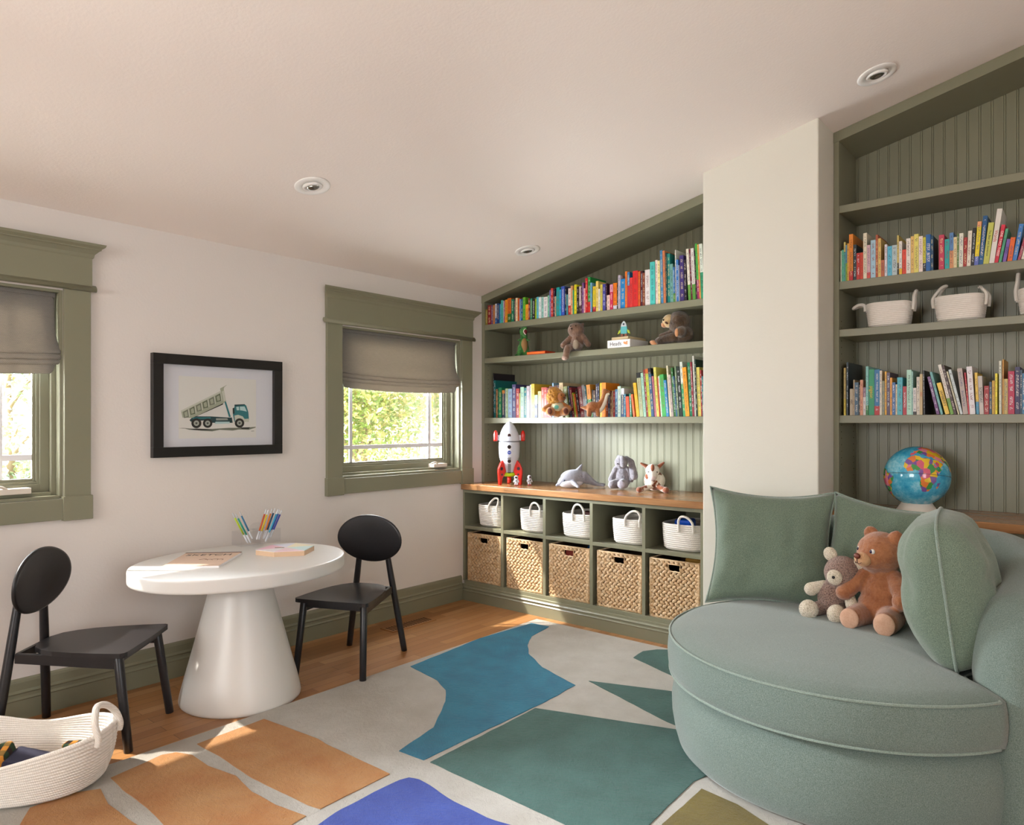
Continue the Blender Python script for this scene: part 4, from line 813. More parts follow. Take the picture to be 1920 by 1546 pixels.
def astro(loc, rz, lb):
    toy('astronaut_figure', lb, 'toy figure', loc, rz, [
        ('suit', plain('d8d8e0', .35), [('b', (0, 0, .030), (.013, .010, .014)), ('c', (-.006, 0, .018), (-.007, 0, .005), .006, .0055), ('c', (.006, 0, .018), (.007, 0, .005), .006, .0055), ('c', (-.011, 0, .038), (-.016, -.004, .026), .0048, .0045), ('c', (.011, 0, .038), (.016, -.004, .026), .0048, .0045)], 0),
        ('helmet', plain('e8e8ee', .2), [('b', (0, 0, .054), .0145)], 0), ('visor', plain('3c2028', .1), [('b', (0, -.006, .055), (.0105, .010, .009))], 0), ('backpack', plain('b8302c', .4), [('b', (0, .010, .032), (.009, .006, .011))], 0),
        ('chest_panel', plain('2c2430', .4), [('b', (0, -.0095, .033), (.005, .002, .004))], 0), ('boot', plain('c0302c', .4), [('b', (-.007, -.002, .004), (.006, .008, .004)), ('b', (.007, -.002, .004), (.006, .008, .004))], 0)], 'astronaut figures beside the toy rocket')
astro((.395, 3.583, ZC), math.radians(30), 'tiny white astronaut figure standing just before the red rocket fin')
astro((.445, 3.66, ZC), math.radians(60), 'tiny white astronaut figure standing apart, right of the rocket')
GD = m_plush('dolphin_grey', '808088', '9a9aa2', 70, .3, .4)
toy('dolphin_toy', 'grey plush dolphin lying on the walnut counter, nose to the left', 'toy dolphin', (.80, 3.72, ZC), math.radians(40), [
    ('body', GD, [('b', (-.03, 0, .066), (.088, .045, .052)), ('b', (-.085, 0, .048), (.055, .032, .034), (0, -.5, 0)), ('c', (-.11, 0, .035), (-.140, 0, .016), .018, .009), ('c', (.03, 0, .068), (.095, 0, .034), .040, .018), ('c', (.095, 0, .032), (.125, 0, .022), .018, .012),
        ('c', (.12, 0, .022), (.155, -.035, .018), .012, .008), ('c', (.12, 0, .022), (.165, .03, .020), .012, .009), ('c', (-.01, 0, .105), (.022, 0, .152), .018, .004), ('c', (.004, 0, .105), (.022, 0, .150), .016, .004), ('c', (-.04, -.035, .04), (-.01, -.078, .014), .018, .010), ('c', (-.04, .035, .04), (-.01, .07, .014), .018, .010)], .004, 5),
    ('belly', m_plush('belly_white', 'b8b8c0', 'd4d4da', 60, .3), [('b', (-.045, -.004, .034), (.082, .041, .032), (0, -.12, 0))], 0), ('eye', plain('24405c', .1), [('b', (-.094, -.033, .050), (.0045, .003, .006))], 0), ('mouth', plain('4c5060', .6), [('t', [(-.142, -.010, .018), (-.128, -.018, .018), (-.110, -.025, .026)], .0012)], 0),
    ('heart_stitch', plain('a4a0ac', .9), [('t', [(.02, -.036, .080), (.012, -.038, .088), (.004, -.041, .082), (.016, -.0415, .066), (.030, -.037, .076), (.027, -.0345, .086), (.02, -.036, .080)], .001)], 0)])
BG = m_plush('bunny_grey', '66626a', '9c989e', 120, .9)
toy('bunny_toy', 'grey plush bunny with long drooping ears on the walnut counter', 'toy rabbit', (1.045, 3.835, ZC), math.radians(24), [
    ('body', BG, [('b', (.008, 0, .075), (.054, .045, .070)), ('b', (0, -.008, .168), (.042, .042, .042)), ('c', (-.035, -.01, .125), (-.062, -.025, .060), .018, .018), ('c', (.04, -.01, .125), (.062, -.02, .06), .018, .018), ('c', (-.02, -.02, .035), (-.048, -.075, .032), .030, .026), ('c', (.02, -.02, .035), (.012, -.08, .036), .030, .028)], .004, 3, .004, .012),
    ('ear', BG, [('c', (.03, 0, .195), (.062, -.006, .17), .014, .020), ('c', (.062, -.006, .17), (.082, -.03, .085), .020, .026)], .0045, 3, .003, .012), ('ear', BG, [('c', (-.018, 0, .2), (.012, -.035, .19), .013, .016), ('c', (.012, -.035, .19), (.016, -.045, .155), .018, .018)], .0045, 3, .003, .012),
    ('foot_pad', m_plush('bunny_pad', '8c8894', 'b0acb8', 90), [('b', (.012, -.104, .036), (.022, .006, .024))], 0), ('nose', plain('4a3c44', .5), [('b', (-.018, -.048, .160), (.005, .004, .004))], 0)])
def m_cow():
    n = N('calf_patches'); v = n.coord(); f = n.noise(v, 22, 2); n.set(col=n.ramp(f, [(0, 'e6ded2'), (.52, 'e6ded2'), (.56, '7c4428')]), rough=.9, sheen=.4, spec=.1); n.bump(n.noise(v, 90, 3), .5, .004); return n.m
MCW = m_cow(); CWW = m_plush('calf_white', 'd0c8bc', 'eee8de', 90, .5); CWB = m_plush('calf_brown', '6c3820', '94583a', 90, .5)
toy('calf_toy', 'brown and white patched plush calf resting at right of the bunny', 'toy cow', (1.285, 3.80, ZC), math.radians(28), scale=1.1, parts=[
    ('body', MCW, [('b', (.01, .01, .06), (.058, .055, .055)), ('b', (0, -.015, .07), (.045, .04, .05)), ('c', (-.02, -.03, .03), (-.062, -.065, .016), .016, .014), ('c', (.03, -.03, .03), (.062, -.065, .018), .016, .015)], .004, 3),
    ('head', CWW, [('b', (0, -.03, .118), (.038, .032, .036)), ('b', (0, -.046, .092), (.026, .026, .030))], .004, 3), ('blaze', CWB, [('b', (0, -.050, .130), (.012, .016, .024))], 0),
    ('ear', CWB, [('c', (-.034, -.02, .14), (-.062, -.02, .155), .012, .006)], 0), ('ear', CWB, [('c', (.034, -.02, .14), (.058, -.02, .160), .012, .006)], 0),
    ('hoof', CWB, [('b', (-.070, -.074, .016), (.017, .019, .016))], 0), ('hoof', CWB, [('b', (.070, -.074, .017), (.018, .019, .017))], 0), ('eye', BLK, [('b', (-.022, -.060, .112), .0032), ('b', (.024, -.059, .112), .0032)], 0), ('muzzle', m_plush('calf_nose', 'c8b4b0', 'e0d0cc', 60, .3), [('b', (0, -.060, .080), (.020, .014, .016))], 0)])
# --- globe
gl = thing('globe', 'glossy blue world globe on a cream stand behind the sofa on the dark counter', 'globe', (2.70, 3.74, ZC), 0)
AF = [(-17, 15), (-16, 22), (-10, 30), (-6, 36), (3, 37), (10, 37), (11, 33), (20, 31), (25, 32), (32, 31), (35, 27), (37, 20), (43, 12), (51, 12), (47, 4), (41, -3), (39, -8), (40, -15), (35, -20), (35, -25), (30, -31), (25, -34), (19, -35), (15, -28), (12, -18), (13, -9), (9, -1), (9, 4), (4, 6), (-4, 5), (-8, 4), (-13, 9)]
AR = [(35, 28), (43, 30), (48, 30), (52, 24), (58, 23), (55, 17), (45, 12), (42, 16)]; EU = [(-9, 37), (-9, 43), (-1, 44), (-4, 48), (3, 51), (8, 54), (10, 58), (5, 60), (12, 66), (25, 71), (40, 67), (60, 68), (90, 75), (120, 73), (140, 60), (120, 40), (120, 25), (105, 10), (95, 18), (88, 22), (80, 8), (72, 20), (65, 25), (52, 27), (48, 30), (36, 32), (36, 36), (27, 37), (22, 38), (18, 41), (14, 44), (16, 38), (8, 44), (3, 42)]
SAm = [(-80, 8), (-72, 12), (-60, 8), (-50, 0), (-35, -6), (-38, -14), (-48, -27), (-58, -38), (-66, -50), (-70, -55), (-75, -45), (-71, -20), (-81, -5)]; MD = [(44, -16), (50, -14), (47, -25), (44, -24)]; AN = [(-180, -72), (180, -72), (180, -91), (-180, -91)]
NAm = [(-165, 65), (-130, 70), (-80, 72), (-60, 55), (-75, 40), (-81, 26), (-97, 26), (-95, 16), (-83, 9), (-105, 20), (-125, 40), (-130, 55)]
def inpoly(x, y, pl):
    c = False
    for i in range(len(pl)):
        (x0, y0), (x1, y1) = pl[i-1], pl[i]
        if (y0 > y) != (y1 > y) and x < (x1-x0)*(y-y0)/(y1-y0)+x0: c = not c
    return c
GR, NL, NT = .139, 240, 130
gm = MB(); rows = []
for i in range(NT+1):
    la = -PI/2+PI*i/NT; rows.append([(GR*max(.001, math.cos(la))*math.cos(2*PI*j/NL), GR*max(.001, math.cos(la))*math.sin(2*PI*j/NL), GR*math.sin(la)) for j in range(NL)])
gm.rings(rows, cap=False)
lands = [(AF, 1), (AR, 1), (EU, 1), (SAm, 1), (MD, 1), (NAm, 1), (AN, 2)]
k = 0
for i in range(NT):
    la = -90+180*(i+.5)/NT
    for j in range(NL):
        lo = 360*(j+.5)/NL; lo = lo-360 if lo > 180 else lo
        wx = 2.2*noise.noise(Vector((lo*.12, la*.12, 0))); wy = 2.2*noise.noise(Vector((lo*.12, la*.12, 7)))
        for pl, mi in lands:
            if inpoly(lo+wx, la+wy, pl): gm.mi[k] = mi; break
        k += 1
nn = N('ocean_print'); v = nn.coord(); f = nn.noise(v, 14, 5, .7); nn.set(col=nn.ramp(f, [(.35, '2c98c4'), (.5, '54b8d8'), (.62, '98d8e8')]), rough=.12, coat=.6); MO = nn.m
nn = N('country_print'); vo = nn.new('TexVoronoi', {'Vector': nn.coord(), 'Scale': 40}); sp = nn.new('SeparateColor', {0: vo.outputs['Color']}).outputs[0]
nn.set(col=nn.ramp(sp, [(0, 'd8607c'), (.2, 'e8c430'), (.4, '3c9850'), (.55, 'e88440'), (.72, '7c58a0'), (.85, 'e88ca0')], 'CONSTANT'), rough=.12, coat=.6); ML_ = nn.m
g_ = gm.build('sphere', [MO, ML_, plain('2c7c50', .15)], gl, smooth=True); g_.location = (0, 0, .165)
# turn Africa towards the room, tilt the north pole to the back
g_.rotation_euler = (Matrix.Rotation(math.radians(17), 3, Vector((math.cos(.15), math.sin(.15), 0))) @ Matrix.Rotation(math.radians(-83-10), 3, 'Z')).to_euler()
g_.rotation_euler = (Matrix.Rotation(math.radians(-9), 3, Vector((1, 0, 0))) @ Matrix.Rotation(math.radians(-86), 3, 'Z')).to_euler()
MB().tube([((GR+.0003)*math.cos(2*PI*j/96), (GR+.0003)*math.sin(2*PI*j/96), 0) for j in range(96)], .0009, 6, sub=1, closed=True).build('equator_line', plain('30404c', .4), g_)
MB().lathe([(.001, 0), (.088, 0), (.086, .006), (.062, .042), (.058, .046), (.001, .046)], 40).build('stand', plain('e4dcd0', .4), gl)
# ================================================================== BOOKS
def lum(h): return sum(w*c for w, c in zip((.3, .59, .11), lin(h)[:3]))
BM = {}
def book_mat(h, plainspine=False):
    key = (h, plainspine)
    if key in BM: return BM[key]
    n = N('book_'+h); c = lin(h); dark = lum(h) > .22; r_ = random.Random(h)
    ink = lin(r_.choice(['2a2024', '3a3040', '7c2430', '24406c'])) if dark else lin(r_.choice(['e8e0d4', 'e8d8a0', 'dfe6ea']))
    tc = n.new('TexCoord'); g = n.new('SeparateXYZ', {0: tc.outputs['Generated']}); rnd = n.new('ObjectInfo').outputs['Random']
    ob = n.new('Mapping', {0: tc.outputs['Object'], 'Scale': (240, 1, 330)}).outputs[0]
    off = n.new('VectorMath', {0: ob, 1: n.new('CombineXYZ', {0: n.math('MULTIPLY', rnd, 900), 2: n.math('MULTIPLY', rnd, 500)}).outputs[0]}, operation='ADD').outputs[0]
    t = n.new('TexNoise', {'Vector': off, 'Scale': 1, 'Detail': 1}).outputs[0]
    blk2 = n.new('TexNoise', {'Vector': n.new('Mapping', {0: off, 'Scale': (.0, .0, .10)}).outputs[0], 'Scale': 1.0, 'Detail': 0}).outputs[0]
    mx = n.math('LESS_THAN', n.math('ABSOLUTE', n.math('SUBTRACT', g.outputs[0], .5)), .24); my = n.math('LESS_THAN', g.outputs[1], .02)
    mz = n.math('MULTIPLY', n.math('GREATER_THAN', g.outputs[2], .10), n.math('LESS_THAN', g.outputs[2], .92))
    k = n.math('MULTIPLY', n.math('MULTIPLY', mx, my), n.math('MULTIPLY', mz, n.math('MULTIPLY', n.math('GREATER_THAN', t, .53), n.math('GREATER_THAN', blk2, .46))))
    big = n.noise(n.new('Mapping', {0: off, 'Scale': (.08, .08, .05)}).outputs[0], 1, 2)
    base = n.mix(n.math('MULTIPLY', big, .35), c, tuple(x*.62 for x in c[:3])+(1,))
    n.set(col=base if plainspine else n.mix(n.math('MULTIPLY', k, .85), base, ink), rough=.38, spec=.45); BM[key] = n.m; return n.m
PAGE = plain('ddd2bc', .8)
NAMES = {}
def cname(h):
    import colorsys
    r, g, b = [int(h[i:i+2], 16)/255 for i in (0, 2, 4)]; H_, S, V = colorsys.rgb_to_hsv(r, g, b); d = H_*360
    if V < .2: return 'black'
    if S < .10: return 'white' if V > .82 else 'grey'
    if S < .25 and V > .78: return 'cream' if 20 < d < 75 else ('pale pink' if (d < 20 or d > 300) else ('pale green' if d < 170 else 'pale blue'))
    if S < .22: return 'grey'
    if d < 12 or d >= 345: return 'dark red' if V < .62 else 'red'
    if d >= 305: return 'crimson' if S > .5 else 'mauve'
    if d < 24: return 'brown' if V < .65 else 'orange red'
    if d < 42: return 'brown' if V < .6 else ('tan' if S < .55 else 'orange')
    if d < 62: return 'olive' if V < .6 else ('pale yellow' if S < .45 else 'yellow')
    if d < 85: return 'lime'
    if d < 160: return 'dark green' if V < .4 else ('mint' if S < .4 and V > .6 else 'green')
    if d < 192: return 'dark teal' if V < .4 else ('aqua' if V > .65 else 'teal')
    if d < 235: return 'navy' if V < .48 else ('light blue' if V > .78 and S < .65 else 'blue')
    return 'dark purple' if V < .35 else ('lavender' if V > .7 else 'purple')
ALLB = []
def shelf_books(spec, ox, oy, k, yf, zb, where, group, xmin, xmax, extra=()):
    items = []
    prev = xmin
    for s in spec:
        f = s.split(','); x0, x1, top, h = float(f[0]), float(f[1]), float(f[2]), f[3]; lean = 0; bb = tt = None; title = None
        for q in f[4:]:
            if q[0] == 'L': lean = float(q[1:])
            elif q[0] == 'B': bb = (float(q[1:3])/100, q[3:9])
            elif q[0] == 'T': tt = (float(q[1:3])/100, q[3:9])
            elif q[0] == '"': title = q[1:]
        X0 = P(ox+(x0+lean)/k, 790, y=yf).x; X1 = P(ox+(x1+lean)/k, 790, y=yf).x; XT = P(ox+x0/k, 790, y=yf).x
        zt = P(ox+(x0+x1)/2/k, oy+top/k, y=yf).z; hz = max(.06, zt-zb); w = X1-X0
        if X0 < prev: w2 = X1-prev; X0 = prev; w = max(.0055, w2)
        if w < .0055: w = .0055
        dx = XT-P(ox+(x0+lean)/k, 790, y=yf).x; ang = math.atan2(dx, hz)
        if X0+w > xmax: break
        prev = X0+w*1.0+.0004
        items.append((X0, w, hz, ang, h, bb, tt, title))
    n = len(items)
    for i, (X0, w, hz, ang, h, bb, tt, title) in enumerate(items):
        ww = w*math.cos(ang)-.0003; Lh = (hz-ww*abs(math.sin(ang)))/math.cos(ang)
        dep = max(.12, min(.268, Lh*random.uniform(.72, .98))); yj = random.uniform(0, .004)
        b = thing('book', '', 'book', (X0+(ww*math.sin(-ang) if 0 else 0), yf+yj, zb+.0003), group=group)
        # pivot on the lower corner that touches the shelf
        if ang > 0: b.location.x = X0; M0 = 0   # leans to the right: right lower corner touches
        b.rotation_euler = (0, ang, 0)
        if ang > 0: b.location = (X0, yf+yj, zb+.0003+ww*math.sin(ang))
        mats = [book_mat(h, bool(title))]; z1, z2 = 0, Lh; m = MB(); c = .0016 if ww > .008 else .0011; cuts = [(0, Lh, 0)]
        if bb: mats.append(book_mat(bb[1])); cuts = [(0, Lh*bb[0], 1), (Lh*bb[0], Lh, 0)]
        if tt: mats.append(book_mat(tt[1])); a0 = cuts[-1]; cuts[-1] = (a0[0], Lh*(1-tt[0]), 0); cuts.append((Lh*(1-tt[0]), Lh, len(mats)-1))
        for a_, b_, mi in cuts:
            m.box(0, ww, 0, .0025, a_, b_, mi); m.box(0, c, .0025, dep, a_, b_, mi); m.box(ww-c, ww, .0025, dep, a_, b_, mi)
        m.build('cover', mats, b)
        MB().box(c, ww-c, .0025, dep-.004, .003, Lh-.0035).build('pages', PAGE, b)
        if title:
            tcol = plain({'w': 'f2efe8', 'k': '2a2226', 'y': 'e8c020', 'r': 'b83028', 'p': 'b83868'}[title[0]], .5); s = title[1:]
            Mx = Matrix.Translation((ww/2, -.0004, Lh*(.5 if not bb else .5+bb[0]/2))) @ Euler((PI/2, PI/2, 0)).to_matrix().to_4x4()
            sz = min(ww*.95, Lh*.80*(1-(bb[0] if bb else 0))/(len(s)*.62)); text_mesh('title', s, sz, tcol, b, Mx, .0002)
        lc = cname(items[i-1][4]) if i else None; rcn = cname(items[i+1][4]) if i < n-1 else None
        sz_ = ('tall ' if hz > .2 else ('short ' if hz < .135 else ''))+('thick ' if w > .026 else ('thin ' if w < .0105 else ''))
        ALLB.append(dict(o=b, c=cname(h), sz=sz_, l=lc, r=rcn, wh=where, i=i, t=title, lean=ang, bt=bb, tp=tt))
TL = "70,122,1200,8a7a2a 125,178,1135,8c1020 178,203,1135,6a4a80 205,238,1130,c88040 240,268,1110,d8d8e0,B303868a8 270,308,1105,1c3c80 310,335,1115,4aa8d0 336,364,1055,50c0b8 365,380,1060,c0d8d8 381,400,1062,a85a8a 402,440,1045,f0a020 441,500,1020,d86818,B35386820 503,545,1035,108060 547,568,1030,503040 570,602,1015,f0dcb0 604,634,1020,d06020 636,656,1035,80a8e0 658,685,1035,10609a 687,728,1005,68b830 730,775,1120,f0a020 777,802,1022,903030 804,835,1025,208868 838,880,1035,181418 882,908,1035,a8c820 910,942,1000,50b8d0 944,985,1005,e8f0f0 987,1020,1000,a0d8d0 1022,1085,1000,f0ecec 1087,1113,975,80c8a8 1115,1138,890,6a68b0 1140,1175,860,c83828 1177,1200,870,402840 1202,1222,990,c8b090 1224,1275,845,18a0a0 1277,1302,880,28a8e0 1304,1358,830,3858c0 1360,1386,840,102040 1388,1415,960,4898a0 1417,1458,860,f0d8d0,B35c83030 1460,1490,820,e8a878 1492,1510,890,30a878 1512,1552,800,e8e020 1554,1590,835,201c1c 1592,1620,830,e8d8d4,B30402030 1622,1640,850,5a2848 1642,1665,770,8858a0 1667,1692,860,f0b8b8 1694,1730,700,d01828 1732,1775,680,209040,B30d83028 1777,1800,770,78b8e0".split()
TL2 = "12,57,830,e8d020,B20b82030 60,98,745,f0d878 100,128,870,f0ece0 130,166,800,e0d050 168,214,790,4a4aa0 216,236,780,402038 238,284,970,f0d0c8 287,335,800,d02858,T30e8a0b8 337,395,775,f08010,B15e0e4f0 397,415,800,302018 417,455,650,c0b8c8 457,528,710,1888d0 532,566,590,e87828 568,605,600,d83030,T382878b8 607,653,690,e03838 655,738,580,d82828 740,775,590,e06020 777,813,580,502030 815,848,610,884028 850,930,560,e8e0e0,L5 932,1010,435,50c8c0,L5 1012,1050,405,f0e0d8,L8 1052,1090,415,f0e0a0,L10 1092,1130,250,4888b8,L20 1132,1170,255,d08050,L20 1172,1200,290,184048,L10 1202,1250,300,108078,L10 1252,1300,470,70a8a0,L10 1302,1328,520,3878b8,B25509048,L10 1330,1345,240,e8e8e0,L10 1347,1385,400,3878c0,L12 1387,1402,490,b0b0b8,L10 1404,1468,330,403078,L12 1470,1510,400,201828,L14 1512,1552,225,f0e8d8,B3060a848,L40 1554,1578,230,782038,L40 1580,1630,215,e8e4e0,B3058a040,L38 1632,1652,250,2c2430,L40 1654,1690,140,48b048,B35a83068,L42 1692,1716,155,e8a050,L40 1718,1770,145,e4ece0,B4838a078,L40".split()
shelf_books(TL, 900, 440, 8.59, 3.684, 1.895, 'on the top shelf of the left bookcase', 'books on the top shelf of the left bookcase', .028, 1.0)
nx = ALLB[-1]['o'].location.x+.016
shelf_books(TL2, 1110, 440, 8.59, 3.684, 1.895, 'on the top shelf of the left bookcase', 'books on the top shelf of the left bookcase', nx, 1.746)
ML1 = "80,132,180,201420 134,174,300,107070 176,206,450,a07048 208,222,440,184840 225,276,425,208858 285,326,470,2a3450,T12d08838 328,340,450,48586c 342,384,440,a8c098 386,450,445,98b8d8 455,516,370,4a4478 520,575,440,a83030 577,593,520,c8b840 595,655,415,b0d8c0 657,703,430,207880 705,756,395,c8c0cc 760,784,375,e4e4e0 786,840,360,e8c840 842,895,550,203060,T40a8d0c0 897,952,485,e8e090 955,998,420,c04830 1000,1048,420,b83028 1050,1092,430,7c2024 1094,1138,400,682030 1140,1166,345,88b0d0 1168,1220,390,503020 1222,1262,380,402024 1264,1328,340,c8b088 1332,1398,400,808850,L40 1400,1430,400,203048,L55 1432,1470,420,802030,L60 1472,1500,510,a0b838,L60 1502,1530,530,d06830,L55 1532,1568,450,281c20,L55 1570,1638,400,782428,L60 1640,1690,380,888484,L60 1692,1714,400,205860,L60 1716,1790,370,d89030,B5540803c,L50 1795,1832,460,303438,L20 1834,1878,470,584030,L10 1880,1920,360,30304c".split()
ML2 = "52,116,520,2a2a48 126,160,515,d8c030 162,228,510,e88818 232,262,640,a04820 264,298,700,202a48 300,328,680,70482c 330,350,650,b09878 352,380,660,a02830 382,424,620,4878a0 426,478,570,b8d0c0 480,530,605,284068,T22d8d8e0 532,558,700,387890 560,612,740,f05020,L15 614,646,690,308058,L15 648,680,700,e06828,L40 682,732,510,e8b010,L60 740,800,340,a8b088,T12181818,L60 802,850,345,a0c8b0,L55 852,880,290,8c2828,L60 882,930,275,b8c030,T10c06018,L60 932,980,265,305880,T12181820,L60 982,1018,400,c87888,L60 1020,1060,250,d8d068,L60 1062,1098,430,e05828,L30 1100,1122,400,d4dcd0,L50 1124,1192,370,48b058,L50 1194,1238,465,3888c0,L50 1240,1266,225,e0d8b8,L60 1268,1312,375,b8a8a0,L55 1314,1346,260,307030,L60 1348,1372,400,386890,L55 1374,1402,235,708868,L55 1404,1458,240,182820,L55 1460,1504,160,dce4dc,B60389868,L60 1506,1572,250,f0a020,L60 1580,1636,170,107850,L45 1638,1666,165,982838,L45 1668,1700,60,e0e0d8,L40 1702,1734,120,18382c,L35 1736,1790,250,e0d068,L35 1792,1826,300,982020,L25 1828,1852,400,207880,L20".split()
g3 = 'books on the third shelf of the left bookcase'
shelf_books(ML1, 910, 680, 9.143, 3.745, 1.241, 'on the third shelf of the left bookcase', g3, .045, 1.1)
nx = ALLB[-1]['o'].location.x+.016
shelf_books(ML2, 1110, 660, 8.93, 3.745, 1.241, 'on the third shelf of the left bookcase', g3, nx, 1.746)
o = MB().box(0, .17, 0, .15, 0, .012).build('book', book_mat('c88838')); o.location = (.93, 3.80, 1.241+.158); tag(o, 'orange book lying flat on top of standing books behind the lion', 'book')
RT1 = "90,143,870,c8d0b8 145,208,845,60c0a0 210,240,705,e0d078,B7558a8a0 242,268,760,5890b8,B5088b040 270,303,730,e0b048 305,376,565,e88c28,B20c02028 380,436,750,203038 440,505,905,c03028 507,560,895,d04020 562,626,545,e8e0c8 628,690,760,d8b0b8,B18d85048 695,783,670,a8cce0 785,826,575,b05838 828,880,640,e0c070 882,943,1030,b86848 947,993,750,e0d8e0 997,1078,780,58b8d8 1080,1170,760,b8ccd0 1172,1203,585,d8c068,B30302820 1205,1258,690,e8e4dc,B18e8b820 1262,1333,840,e04830 1335,1413,640,f0e8e0,"+'"kOUR STORY'.replace(' ', '_')+" 1415,1473,600,e8c070 1475,1556,560,e8dc70 1560,1633,600,f0e0d8 1635,1688,620,d0c830,B25201818 1690,1773,570,1860a8,"+'"wITSY_BITSY 1775,1822,590,104868 1825,1920,570,f0c028'
RT1 = [s.replace('"kOUR_STORY', 'Bq') if 0 else s for s in RT1.split()]
RT1 = [s.replace(',"kOUR_STORY', '') for s in RT1]
RT2 = '197,293,580,c83858 300,384,655,20a8a8 388,460,540,5888c0,B50d89868 462,524,620,e0d0a0 527,556,560,688848 558,640,550,e8e8d8,L-8 642,712,625,a82020,L-15 718,800,505,e8e0d0,L-30 812,870,450,181418,L-38 884,975,335,f0d820,T12f0a878,B206070c0,L-65 1000,1080,230,105890,L-85 1092,1200,350,c8cc60,"kThe_Bear_and_Scarecrow,L-100 1255,1350,100,e8e4dc,"rWords,L-150 1330,1405,390,d82040,"wONE_TWO_THREE!,L-135 1408,1460,460,50a880,L-130 1434,1500,650,7858b0,"kBOO!,L-85 1500,1590,620,e86820,L-65 1640,1739,375,4080c8,L-130 1745,1800,600,a84058,L-125 1810,1900,560,e0d8c8,L-125'.split()
gt = 'books on the upper book shelf of the right bookcase'
shelf_books(RT1, 1560, 380, 9.6, 3.684, 1.895, 'on the upper book shelf of the right bookcase', gt, WX1+.03, 2.79)
nx = ALLB[-1]['o'].location.x+.03
shelf_books(RT2, 1740, 380, 9.66, 3.684, 1.895, 'on the upper book shelf of the right bookcase', gt, nx, 3.3)
RB1 = '180,222,260,c0a860,B35d0b838 235,272,150,203038 300,366,680,b8a890,"kABC 370,393,500,c0a888 395,475,550,406078 480,493,600,403830 495,564,500,d89878 566,618,650,d8d0d0,T358c6880 620,672,230,88c8c0,B20308040 680,788,290,189868,"ypigeon 792,896,295,1870a8,B20b82028,"wNOISY_THINGS_THAT_GO 900,943,315,e0d8c8 945,998,520,8a8c70 1000,1036,330,e0a828 1040,1103,350,584860 1105,1147,455,e8a030 1150,1213,550,3868a0 1215,1248,590,e0d0b0 1250,1356,450,48b0c0 1365,1438,630,b02838 1440,1538,300,b0dcc8 1540,1558,330,90c0b8 1560,1633,660,d8d4d0,B12181818 1635,1698,440,d8d0c0 1700,1757,385,c8b080,"rDIG! 1760,1790,310,1c181c,L15'.split()  # last book's near-black colour stands in for the shaded gap beside it
RB2 = '-20,45,430,704080,L190 30,80,340,70b0b0,L225 165,255,550,f0c840,"kJAMBERRY,L182 195,262,190,e8e4d8,B3270a830,L255 265,322,205,402020,L258 362,398,330,c8c0a0,L235 402,458,290,d0dce0,L243 570,680,265,b8a8a0,L125 695,748,355,c82840,L85 760,878,230,e8e4e8,L72 930,985,355,e8c040,B30409cc0,L36 990,1078,420,c8c0b8,"kSOMEDAY,L40 1115,1220,620,a01018 1225,1274,540,284868 1280,1336,515,c8a030 1340,1386,370,f0e020 1420,1470,120,d8dcc8 1485,1516,90,d09840 1520,1596,480,c8b068 1600,1730,325,b81848 1740,1838,240,302858 1840,1883,300,204860 1885,1940,370,3878a0 1945,2010,500,803828 2015,2080,450,c8b8a0'.split()
gb = 'books on the lower book shelf of the right bookcase'
shelf_books(RB1, 1565, 665, 10.667, 3.70, 1.241, 'on the lower book shelf of the right bookcase', gb, WX1+.03, 2.8)
nx = ALLB[-1]['o'].location.x+.03
shelf_books(RB2, 1740, 665, 10.667, 3.70, 1.241, 'on the lower book shelf of the right bookcase', gb, nx, 3.4)
# ---- labels
SHN = {'on the top shelf of the left bookcase': "left bookcase's top shelf", 'on the third shelf of the left bookcase': "left bookcase's third shelf", 'on the upper book shelf of the right bookcase': "right bookcase's upper books", 'on the lower book shelf of the right bookcase': "right bookcase's lower books"}
def strip_t(s): return s[1:].replace('_', ' ')
for wh in SHN:
    row = [q for q in ALLB if q['wh'] == wh]
    for i, q in enumerate(row): q['l'] = row[i-1]['c'] if i else None; q['r'] = row[i+1]['c'] if i < len(row)-1 else None
for d in ALLB:
    w = SHN[d['wh']]
    nb = ('between %s and %s ones' % (d['l'], d['r'])) if d['l'] and d['r'] else ('beside a %s one at the row end' % (d['r'] or d['l']))
    if not (d['l'] and d['r']): nb = 'beside a %s one at row end' % (d['r'] or d['l'])
    d['L'] = '%s%s book %s, %s' % (d['sz'], d['c'], nb, w)
    while len(d['L'].split()) > 16: d['L'] = d['L'].split(' ', 1)[1]
    if d['t']: d['L'] = '%s book with %s on its spine, %s' % (d['c'], strip_t(d['t']), w)
ORD = ['first', 'second', 'third', 'fourth', 'fifth', 'sixth', 'seventh', 'eighth', 'ninth', 'tenth', 'eleventh', 'twelfth', 'thirteenth', 'fourteenth', 'fifteenth', 'sixteenth', 'seventeenth', 'eighteenth', 'nineteenth', 'twentieth']
cnt = {}
for d in ALLB: cnt[d['L']] = cnt.get(d['L'], 0)+1
for d in ALLB:
    if cnt[d['L']] > 1:
        same = [q for q in ALLB if q['wh'] == d['wh'] and q['c'] == d['c']]; same.sort(key=lambda q: q['o'].location.x); i = same.index(d)
        d['L'] = '%s %s book from the left, %s' % (ORD[min(i, 19)], d['c'], SHN[d['wh']])
for d in ALLB: d['o']['label'] = d['L']
